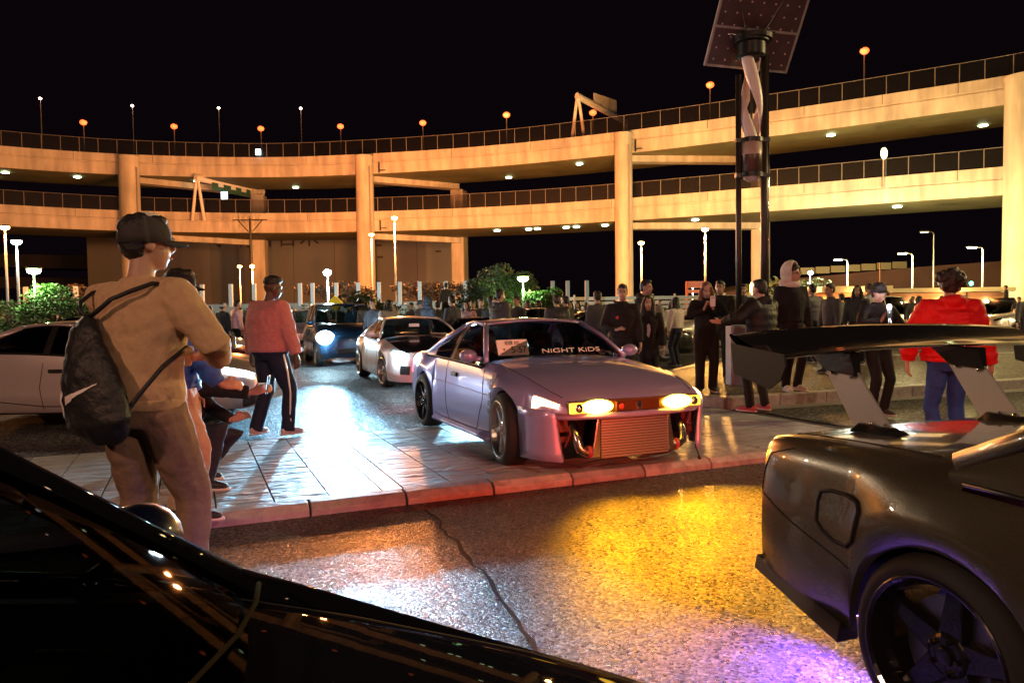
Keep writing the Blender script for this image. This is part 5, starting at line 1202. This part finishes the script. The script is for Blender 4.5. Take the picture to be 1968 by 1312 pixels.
def phone(label, P, s, tilt=.2, lit=False, parent_yaw=0, off=(0,.0,.02), size=(.072,.009,.148), col=(.02,.02,.02), torch=False):
    p = P['M'] @ (P['grip'][s] + V(off)); ph = empty('smartphone', p, parent_yaw); ph.rotation_euler = (tilt, 0, parent_yaw); tag(ph, label, 'phone')
    MB().box((0,0,0), size).build('case', mat('phone_%d' % int(col[0]*99), col, .3), ph, bevel=.004)
    MB().box((0,-size[1]*.6,0), (size[0]*.92,.002,size[2]*.94)).build('screen', emis('phone_screen', (.55,.8,1), 2.5) if lit else mat('phone_glass', (.01,.01,.012), .05), ph)
    for dx in (-.016, .012): MB().cyl((dx,size[1]*.5,.052), (dx,size[1]*.5+.003,.052), .009, n=10).build('camera_lens', m_black, ph)
    return ph, p
# ------------------------------------------------------------------ the man in tan with the drawstring bag, near left
TY = -.30
tan = person('man from behind in tan sweatshirt and dark grey cap holding a camera', (-1.735,3.45,0), TY, 1.87, ('sweater', (.52,.34,.20)), (.24,.15,.105), (.02,.02,.022), 'short', cap=(.05,.047,.047), near=True, bulk=1.07, legw=1.18,
             ra=(.23,.22,1.12), rh=(-.45,.85,.25), la=(.03,.30,1.12), lh=(.5,.85,.25), lf=(-.13,-.04), rf=(.14,.10), hy=-.60, hp=-.03, lean=.03, glasses=True, curl=.75, hairm=m_hair, sole=(.6,.58,.55))
M = tan['M']
c = M @ V((.14,.375,1.185)); cm = empty('compact_camera', c, TY); tag(cm, 'small black camera in the hands of the man in tan', 'camera')
MB().box((0,0,0), (.115,.04,.07)).build('body', m_black, cm, bevel=.008); MB().cyl((0,.02,0), (0,.06,0), .028, n=20).build('lens', m_dark, cm); MB().box((0,-.022,0), (.09,.004,.055)).build('screen', mat('phone_glass', (.01,.01,.012), .05), cm)
# strap of the bag and the bag itself (teardrop pouch hanging low on his back)
bg_ = empty('drawstring_bag', M @ V((0,0,.9)), TY); tag(bg_, 'black drawstring bag with pink swoosh mark on the back of the man in tan', 'bag')
m_nyl = mat('black_nylon', (.010,.010,.012), .55, bump=(25,.6,.02))
b = MB(); b.tube([(-.12,-.18,.44),(-.11,-.205,.38),(-.085,-.225,.26),(-.045,-.235,.11),(-.015,-.23,-.02),(-.01,-.205,-.08)], [(.03,.02),(.075,.035),(.12,.055),(.165,.075),(.175,.078),(.13,.05)], 18, side=(1,0,0), round_ends=True)
bo = b.build('pouch', m_nyl, bg_); soft(bo, .012, 3, .03)
b = MB(); b.tube([(-.12,-.18,.44),(-.15,-.185,.47),(-.175,-.16,.51),(-.19,-.08,.555),(-.195,.0,.57),(-.195,.12,.50),(-.20,.19,.40)], .009, 8); b.build('strap', m_nyl, bg_, True)
b = MB(); b.tube([(-.11,-.185,.44),(-.05,-.195,.465),(.03,-.19,.52),(.10,-.15,.555),(.155,-.08,.59),(.16,.03,.585),(.17,.13,.50)], .011, 8); b.build('strap', m_nyl, bg_, True)
b = MB(); b.tube([(.245,.02,.30),(.225,-.11,.22),(.17,-.17,.12),(.09,-.215,.0),(.05,-.235,-.06)], .010, 8); b.build('strap', m_nyl, bg_, True)
# swoosh, folded near its heel
sw_ = [(-.155,-.055),(-.175,-.02),(-.17,.03),(-.15,.065),(-.128,.078),(-.137,.045),(-.137,.012),(-.12,.0),(-.09,.012),(-.03,.04),(.03,.072),(.105,.125),(.05,.108),(-.01,.080),(-.06,.05),(-.10,.02)]
outer = [(-.118,.088),(-.150,.045),(-.165,.0),(-.158,-.045),(-.13,-.062),(-.095,-.055),(-.075,-.035)]
def stick(o):
    m = o.modifiers.new('fine', 'SUBSURF'); m.subdivision_type = 'SIMPLE'; m.levels = m.render_levels = 2
    m = o.modifiers.new('stick', 'SHRINKWRAP'); m.target = bo; m.offset = .004; m.wrap_method = 'NEAREST_SURFACEPOINT'
m_sw = mat('print_white', (.8,.72,.70), .6)
def bagpt(u, v): x = -.075+u; cx_ = -.04-.12*v; return V((x, -.24-.09*math.sqrt(max(0., 1-((x-cx_)/.205)**2)), .04+v))
b = MB(); lo = [(-.130,-.052),(-.105,-.040),(-.085,-.018),(-.078,.004)]; hi = [(-.135,.03),(-.125,.055),(-.110,.072),(-.092,.082)]
b.grid([[bagpt(*p) for p in lo], [bagpt((a[0]+c_[0])/2-.01, (a[1]+c_[1])/2) for a, c_ in zip(lo, hi)], [bagpt(*p) for p in hi]]); stick(b.build('swoosh_print', m_sw, bo, True))
lo = [(-.062,.018),(-.03,.030),(.01,.058),(.05,.088),(.115,.128)]; hi = [(-.058,.060),(-.02,.072),(.015,.088),(.05,.105),(.115,.131)]
b = MB(); b.grid([[bagpt(*p) for p in lo], [bagpt(*p) for p in hi]]); stick(b.build('swoosh_print', m_sw, bo, True))
MB().ell(tan['Q'](0,-.0,.12), (.05,.06,.02), tan['Rh']).build('cap_panel', mat('cap_white', (.6,.58,.52), .8), tan['o'], True)

# ------------------------------------------------------------------ blue jacket, crouching figure, pink jacket
blue = person('man in blue padded jacket and black cap behind the man in tan', (-2.18,4.80,.08), -1.35, 1.62, ('puffer', (.03,.10,.42)), (.42,.28,.2), (.03,.03,.032), 'short', cap=(.012,.012,.016), near=True,
       ra=(.12,.30,.95), rh=(-.2,.9,-.1), hy=-.1, hp=.05, sole=(.62,.58,.56), rf=(.10,.10), lf=(-.10,-.06), legw=1.1)
sq = person('person in black crouching and holding out a phone', (-2.62,5.72,.08), -1.42, 1.72, ('jacket', (.012,.012,.014)), (.022,.022,.035), (.02,.02,.022), 'short', near=True, hip=.36, lean=.12, la=(-.10,.40,.50), lh=(.0,.9,.35), ra=(.14,.62,.74), rh=(-.05,.95,.25),
       lf=(-.16,.10), rf=(.20,.24), lk=(-.3,1,.9), rk=(.3,1,.9), hp=-.1, legw=1.15, sole=(.6,.55,.53))
phone('phone with a lit screen held out by the crouching person', sq, 1, -.15, True, -1.42, (.0,.02,.04))
pink = person('heavy man in pink bomber jacket and navy track trousers on the asphalt', (-2.66,8.12,.08), -.55, 1.74, ('hoodie', (.55,.21,.21)), (.018,.024,.05), (.55,.45,.43), 'fade', skin=m_skind, near=True, bulk=1.42, legw=1.22, la=(-.36,.04,.90), ra=(.36,.05,.90), lf=(-.20,-.06), rf=(.14,.10), hy=-.55, hp=.12, sole=(.7,.6,.58))
for s in (1,):
    b = MB(); P_ = pink; pts = [P_['pel']+V((s*.205,0,.0)), V((s*.215,.05,.70)), V((s*.205,.09,.48)), V((s*.195,.09,.22)), V((s*.205,.10,.08))]; b.tube(pts, [(.006,.012)]*5, 6); b.build('side_stripe', m_white, pink['o'], True)

# ------------------------------------------------------------------ onlookers on the right
D = (.014,.014,.016)
a = lambda x, y: math.atan2(-(x), y)
m1 = person('young man in black zip jacket with red chest patch behind the bonnet', (1.62,10.8,.08), PI-.15, 1.70, ('jacket', (.018,.017,.016)), (.02,.02,.02), hair='short', bulk=1.15, ra=(.10,.22,1.08), rh=(-.6,.7,.2), hy=.0)
MB().ell(V((.08,.16,1.26)), (.026,.012,.026)).build('chest_patch', mat('patch_red', (.6,.05,.04), .6), m1['o'], True)
person('tall man turned aside behind the woman with the mask', (2.36,13.1,.08), PI+.9, 1.85, ('jacket', (.03,.03,.028)), (.02,.02,.02), hair='short', bulk=1.1, hood='down')
person('woman in long black coat with pale shirt beside the zip-jacket man', (2.10,11.4,.08), PI-.1, 1.54, ('coat', (.016,.016,.015)), (.02,.02,.02), hair='bob', hood=None, shirt=(.5,.5,.5), mask=None)
person('woman in white top walking away beyond the onlookers', (4.48,20.6,.08), .25, 1.58, ('hoodie', (.68,.62,.56)), (.02,.02,.022), (.6,.55,.5), hair='long', lf=(-.12,.12), rf=(.1,-.12))
girl = person('long-haired woman in black raising a white phone', (2.80,10.66,.215), PI-.12, 1.58, ('coat', (.014,.014,.013)), (.02,.019,.017), (.03,.03,.03), hair='long', hairm=m_hairb, hp=.28, la=(-.06,.30,1.33), lh=(.3,.3,.9), ra=(.07,.30,1.32), rh=(-.3,.3,.9), legw=1.2, curl=.8, sole=(.7,.65,.6))
phone('white phone raised by the long-haired woman', girl, 1, -.2, False, PI-.12, (-.06,.03,.03), col=(.75,.72,.72))
person('person in dark jacket standing right behind the long-haired woman', (3.50,12.4,.215), PI-.5, 1.66, ('puffer', (.03,.028,.024)), (.03,.028,.024), hair='short')
pf = person('man in black hooded puffer facing the crowd in pink trainers', (3.22,9.55,.08), .62, 1.69, ('puffer', (.016,.015,.014)), (.02,.02,.02), (.5,.10,.14), hair='short', hood='down', bulk=1.1, la=(-.42,.30,1.20), lh=(-.7,.6,.1), lf=(-.20,.02), rf=(.10,.0), sole=(.7,.6,.6), curl=.4)
tl_ = person('tall young man in black coat with a white hood raised', (4.02,10.66,.215), PI+.25, 1.80, ('jacket', (.013,.013,.015)), (.018,.018,.02), (.6,.57,.52), hair='short', hood='up', shirt=(.62,.55,.5), bulk=1.12, hy=.5, glasses=True, sole=(.75,.7,.65))
person('young man in grey jacket in profile behind the tall hooded one', (5.78,13.4,.215), PI/2+.25, 1.62, ('jacket', (.07,.072,.08)), (.02,.02,.022), hair='short')
fl_ = person('man in cap and glasses shining a phone torch', (4.46,9.02,.08), PI+.22, 1.61, ('jacket', (.02,.018,.02)), (.016,.016,.018), (.05,.05,.05), hair='short', cap=(.05,.045,.045), glasses=True, ra=(.20,.32,1.26), rh=(-.1,.5,.85), la=(-.25,.26,1.02), lh=(.2,.9,.1), bulk=1.08)
ph, pp = phone('phone with its torch shining, held by the man in the cap', fl_, 1, 0, False, PI+.22, (0,.03,.03))
MB().ell((.012,.014,.058), (.024,.010,.024)).build('torch_lamp', emis('torch_glow', (.85,.9,1), 1200), ph, True)
light('SPOT', (.012,.035,.058), (.85,.92,1), 14, ph, .01, (0,1,-.1), math.radians(120), .6)
b = MB(); b.tube([(.01,-.0,-.075),(.02,.01,-.14),(.0,.02,-.19),(-.02,.01,-.14),(-.005,0,-.075)], .004, 6); b.build('wrist_strap', m_white, ph, True)
person('curly-haired man from behind in bright red padded jacket and jeans', (3.98,6.72,0), -.15, 1.70, ('puffer', (.62,.012,.016)), (.03,.08,.32), (.3,.3,.3), hair='curly', hood='down', near=True, bulk=1.25, ra=(.36,-.02,.88), la=(-.34,.08,.94), hy=-.35)
hw_ = MB(); hw_.tube([(0,0,.905),(0,0,.95)], [(.20,.155),(.205,.16)], 20, side=(1,0,0))

# driver of the lavender coupe
drv = person('driver sitting in the lavender coupe', tuple(Matrix.Translation((.22,7.86,.075)) @ Matrix.Rotation(HD,4,'Z') @ V((-.30,-.36,-.10))), HD-PI/2, 1.68, ('jacket', (.02,.02,.022)), D, hair='short', cap=(.3,.28,.26), hip=.36+.12, lean=-.22, la=(-.14,.40,.86), lh=(.2,.7,.6), ra=(.14,.40,.86), rh=(-.2,.7,.6), lf=(-.1,.66), rf=(.12,.66), lk=(0,.3,1), rk=(0,.3,1), lift=(.12,.12))

# ------------------------------------------------------------------ the far crowd
G = 'crowd between the parked cars'
far = [
 ((-18.6,19.8),.4,1.70,D,'short','dark-clad man nearest the left picture edge by the shrub'),((-19.7,19.6),-.9,1.68,(.3,.28,.27),'short','man in pale jacket cut by the left picture edge'),
 ((-8.6,22.0),-.5,1.72,D,'white','man in white beanie behind the parked black car'),((-8.25,22.2),-.9,1.78,(.55,.33,.36),'short','young man in pink hoodie and white shirt behind the cars'),((-7.75,22.4),.9,1.72,D,'short','person in black left of the man in the pink bomber'),((-7.55,21.6),-.4,1.76,D,'short','person in black just behind the man in the pink bomber'),
 ((-4.72,24.0),.2,1.70,(.7,.6,.6),'short','person in white tee with a strap across the back'),((-4.4,23.4),.9,1.62,(.45,.32,.28),'long','woman in tan jacket beside the white tee'),((-5.5,25.5),PI,1.66,(.02,.08,.18),'short','person in blue behind the dark blue car'),((-5.0,26.5),2.6,1.70,D,'short','person in black farther behind the dark blue car'),
 ((-3.95,25),PI,1.62,(.05,.08,.12),'long','woman in dark blue right of the tan jacket'),((-3.5,26),2.4,1.7,D,'short','person in black with pale bag before the hedge'),((-2.95,25.2),-2.2,1.74,D,'short','man in black before the dark bush'),
 ((-2.28,20.2),-.7,1.74,(.02,.021,.03),'hood','tall person in dark hooded coat with glossy sleeves'),((-2.05,20.6),.3,1.66,(.02,.02,.026),'short','person in dark jacket and jeans next to the glossy coat'),
 ((-1.12,21.5),PI,1.66,D,'short','person in black left of the masked bearded one'),((-.82,19.8),PI+.2,1.68,(.02,.02,.02),'short','man in black with orange face before the fur-hooded man'),((-.52,18.6),-.5,1.72,(.016,.016,.017),'short','person in black shell right before the fur hood'),
 ((-.26,15.8),-.9,1.80,(.02,.018,.016),'fur','tall man in black parka with pale fur hood'),
 ((.5,22.4),2.3,1.66,(.03,.028,.024),'long','woman in brown beside the green-lit tree'),((.85,23),1.9,1.66,(.4,.33,.24),'long','woman in beige coat beside the green-lit tree'),
 ((.98,16.0),.25,1.66,(.014,.014,.015),'cap','man from behind in black puffer and grey cap'),((1.28,17.4),.8,1.68,D,'short','person in black half hidden by the man in the grey cap'),
 ((2.35,26),2.6,1.66,(.3,.26,.16),'long','woman in pale top left of the zip-jacket man'),((2.72,27),-2.4,1.64,(.02,.02,.02),'long','long-haired woman in black before the guard fence'),((3.05,25.5),PI,1.66,(.45,.4,.33),'short','person in cream holding something white'),((3.55,25),2.0,1.64,D,'short','man in black right by the zip-jacket man shoulder'),
 ((17.6,34),PI,1.6,D,'long','woman with dark hair right of the phone torch'),((18.6,34.5),2.4,1.66,D,'short','man half hidden left of the red jacket'),((29.4,44),.9,1.7,D,'short','lone figure standing high by the thick column'),
 ((-10.8,26.5),.3,1.68,(.25,.2,.2),'short','man in grey-brown jacket behind the row of parked cars'),((-9.9,27),2.8,1.62,(.03,.03,.05),'long','woman in navy behind the row of parked cars'),
 ((-6.9,29.5),.2,1.72,(.02,.03,.06),'short','man in navy left of the yellow sign'),((-6.1,30),2.6,1.66,(.35,.3,.3),'short','man in pale grey right of the yellow sign'),
 ((-3.1,28.5),2.9,1.66,(.3,.12,.1),'long','woman in rust red before the hedge'),((-2.6,29.5),.4,1.7,(.03,.03,.03),'short','man in black alone before the hedge'),((-1.7,28),1.2,1.72,(.12,.12,.14),'short','man in slate jacket behind the cream estate'),
 ((-.1,27.5),2.2,1.68,(.02,.02,.02),'short','man in black left of the green-lit tree'),((1.6,25.2),.9,1.7,(.2,.18,.15),'short','man in olive jacket right of the green-lit tree'),((1.95,24.4),2.9,1.64,(.02,.02,.025),'long','woman in black right of the green-lit tree'),
 ((4.1,27.5),2.7,1.66,(.5,.45,.2),'short','person in mustard before the guard fence'),((5.3,26.5),PI,1.7,(.02,.02,.02),'short','man in black left of the white car'),((8.0,29),2.4,1.68,(.03,.03,.03),'short','man in black right of the white car'),((8.7,28.2),3.6,1.6,(.3,.27,.25),'long','woman in pale grey beside the solar post'),
 ((7.6,19.6),2.9,1.7,(.02,.02,.022),'cap','man in black cap beyond the hooded man'),((9.6,21.5),.5,1.72,(.05,.05,.06),'short','man in dark grey left of the white van'),((11.2,24),2.8,1.66,(.02,.02,.02),'short','person in black beside the white van'),((12.4,22.5),.7,1.64,(.35,.33,.33),'long','woman in silver-grey right of the grey jacket'),
 ((14.9,27.5),2.9,1.7,(.02,.02,.02),'short','man in black behind the phone torch'),((21.6,31.5),2.5,1.68,(.02,.02,.022),'short','man in black near the white hatchback'),
 ((-3.55,19.0),2.7,1.70,(.03,.03,.04),'short','man in charcoal behind the roof of the white coupe'),((-3.05,18.4),.6,1.66,(.16,.14,.13),'long','woman in taupe behind the roof of the white coupe'),((-2.75,22.5),2.2,1.72,(.02,.02,.025),'cap','man in grey cap far behind the white coupe'),
 ((-1.45,18.2),.9,1.74,(.03,.032,.04),'short','man in dark blue-grey left of the black low car'),((-1.18,19.4),2.9,1.62,(.22,.10,.09),'long','woman in brick red left of the black low car'),((.15,17.6),2.3,1.70,(.02,.02,.022),'short','man in black beside the tall fur-hooded man'),
 ((1.75,15.0),.4,1.72,(.03,.03,.03),'short','man in black just left of the zip-jacket man'),((3.05,16.2),2.9,1.68,(.10,.09,.08),'short','man in brown-grey between the coat woman and the phone woman'),((3.9,17.5),.7,1.62,(.30,.26,.24),'long','woman in oatmeal between the white top and the phone woman'),
 ((5.2,16.6),2.8,1.74,(.02,.02,.022),'short','man in black left of the solar post cabinet'),((6.6,16.2),.5,1.70,(.05,.05,.06),'short','man in graphite right behind the tall hooded man'),((7.2,15.4),2.6,1.64,(.02,.02,.02),'long','woman in black between the grey jacket and the torch'),
 ((8.2,17.0),3.4,1.72,(.12,.12,.13),'cap','man in steel grey and cap left of the red jacket'),((9.9,16.6),2.7,1.68,(.02,.02,.02),'short','man in black just left of the red shoulder'),((13.6,19.5),2.9,1.70,(.03,.03,.03),'short','man in black right of the red jacket'),((14.8,20.4),3.5,1.62,(.3,.3,.32),'long','woman in pale grey right of the red jacket'),
]
for i, ((x, y), yw, hh, col, st, lb) in enumerate(far):
    kw = {}
    if st == 'white': kw = dict(cap=(.6,.58,.56))
    if st == 'cap': kw = dict(cap=(.12,.10,.10), bulk=1.15)
    if st == 'fur': kw = dict(hood='down', bulk=1.15)
    if st == 'hood': kw = dict(hood='up', bulk=1.1)
    if 'pink hoodie' in lb: kw = dict(shirt=(.7,.68,.66))
    col = tuple(c*1.9+.012 for c in col)
    t_ = 'puffer' if i % 3 == 0 or st == 'cap' else 'jacket'
    z = (.215 if x > 4.4 and 13 < y < 18.2 else .08) if 'lone' not in lb else .9
    P_ = person(lb, (x, y, z), yw, hh, (t_, col), D if i % 2 else (.02,.022,.04), hair='long' if st == 'long' else 'short', group=G, **kw)
    if st == 'fur':
        b = MB(); nb = P_['nb']; b.tube([nb+V((-.11,.03,.01)), nb+V((-.09,-.09,.04)), nb+V((0,-.14,.05)), nb+V((.09,-.09,.04)), nb+V((.11,.03,.01))], [.025,.03,.032,.03,.025], 8); soft(b.build('fur_trim', mat('fur_pale', (.5,.42,.33), .9), P_['o']), .014, 1, .03, tex_h)

# ================================================================== SOLAR AND WIND LAMP POST
sl = empty('solar_lamp_post', (3.57,11.9,.215)); tag(sl, 'twin-post lamp with solar panel and white spiral wind turbine', 'solar lamp')
m_post = mat('post_brown', (.05,.04,.035), .4, metal=.5)
ppm = 11.9/1421
XL, XR = (1420-1410)*ppm, (1469-1410)*ppm
for x, r in ((XL,.045),(XR,.058)):
    b = MB(); b.tube([(x,0,0),(x,0,5.25 if x == XR else 4.9)], r, 14); b.build('post', m_post, sl, True)
b = MB(); b.tube([(XR+.055,-.03,.2),(XR+.055,-.03,5.2)], .012, 8); b.build('cable_conduit', m_chrome, sl, True)
Xc = (XL+XR)/2
z_ = lambda py: 1.4-.215+(594-py)*ppm
b = MB(); b.lathe([(.0,z_(78)),(.27,z_(78)),(.27,z_(92)),(.22,z_(94)),(.22,z_(116)),(.18,z_(120)),(0,z_(120))], (Xc,0,0), n=28); b.build('generator', m_dark, sl, True, angle=40)
b = MB(); b.lathe([(.25,z_(80)),(.30,z_(80)),(.30,z_(88)),(.25,z_(88))], (Xc+.02,0,0), n=28, closed=True); b.build('collar', m_dark, sl)
# two broad twisted scoops
m_blade = mat('turbine_white', (.80,.70,.68), .38)
for k in range(2):
    b = MB(); rows = []
    for i in range(29):
        u = i/28; zz = lerp(z_(120), z_(273), u); an_ = k*PI + u*2*PI*.62 + .5; C_ = V((Xc + .075*math.cos(an_), .075*math.sin(an_), zz))
        rows.append([C_ + V((.098*math.cos(an_+w), .098*math.sin(an_+w), 0)) for w in [(-1.55+3.1*j/8) for j in range(9)]])
    b.grid(rows); b.build('turbine_scoop', m_blade, sl, True, solid=.008)
MB().tube([(Xc,0,z_(118)),(Xc,0,z_(280))], .02, 8).build('shaft', m_dark, sl)
for py in (274, 340):
    b = MB(); b.lathe([(.17,z_(py-4)),(.185,z_(py-4)),(.185,z_(py+4)),(.17,z_(py+4))], (Xc,0,0), n=24, closed=True); b.box((XL,0,z_(py)), (.1,.1,.06)); b.box((XR,0,z_(py)), (.14,.14,.06)); b.build('ring_bracket', m_dark, sl)
b = MB(); b.lathe([(0,z_(276)),(.165,z_(278)),(.165,z_(302))], (Xc,0,0), n=28); b.build('lamp_neck', mat('lamp_beige', (.5,.38,.33), .4), sl, True)
b = MB(); b.lathe([(.166,z_(302)),(.168,z_(336)),(.10,z_(340))], (Xc,0,0), n=28); b.build('lamp_housing', mat('lamp_brown', (.10,.06,.05), .35, metal=.4), sl, True)
b = MB(); b.lathe([(.15,z_(339)),(.12,z_(346)),(.06,z_(351)),(0,z_(352))], (Xc,0,0), n=28); b.build('lamp_globe', mat('globe_frost', (.7,.62,.6), .35), sl, True)
# solar panel: tilted frame with cells, seen from below
sp_ = empty('solar_panel', (Xc+.16,-.12,z_(118)+.80), 0, sl); sp_.rotation_euler = (math.radians(124), math.radians(4), math.radians(6))
MB().box((0,0,0), (1.36,2.0,.03)).build('backsheet', mat('panel_back', (.075,.045,.05), .35, noise=(4,.3)), sp_)
for x in (-.69,.69): MB().box((x,0,0), (.035,2.04,.05)).build('frame_bar', m_gal, sp_)
for y in (-1.0,1.0,-.40): MB().box((0,y,.006), (1.4,.035,.05)).build('frame_bar', m_gal, sp_)
dot = MB().ell((0,0,0), (.016,.016,.004), nu=8, nv=5).mesh('cell_contact', mat('contact_silver', (.6,.5,.5), .4))
for i in range(7):
    for j in range(11): inst('cell_contact', dot, sp_, (-.58+i*.193, -.9+j*.18, .018))
for (p, q) in (((-.22,-.12,z_(8)),(-.08,0,z_(72))),((.50,-.14,z_(12)),(.20,0,z_(72))),((-.36,.12,z_(68)),(-.10,0,z_(78))),((.42,.12,z_(66)),(.22,0,z_(76)))):
    MB().tube([V(p)+V((Xc,0,0)), V(q)+V((Xc,0,0))], .014, 8).build('strut', m_chrome, sl)
# control cabinet at its foot
cabn = empty('control_cabinet', (3.52,11.62,.215), .1); tag(cabn, 'pale blue-grey control cabinet at the foot of the solar post', 'cabinet')
MB().box((0,0,.47), (.25,.22,.94)).build('housing', mat('cabinet_bluegrey', (.42,.48,.58), .45, noise=(6,.12)), cabn, bevel=.01)
MB().box((0,-.115,.48), (.21,.01,.86)).build('door', _M['cabinet_bluegrey'], cabn, bevel=.004); MB().box((.075,-.125,.5), (.015,.015,.08)).build('latch', m_dark, cabn)
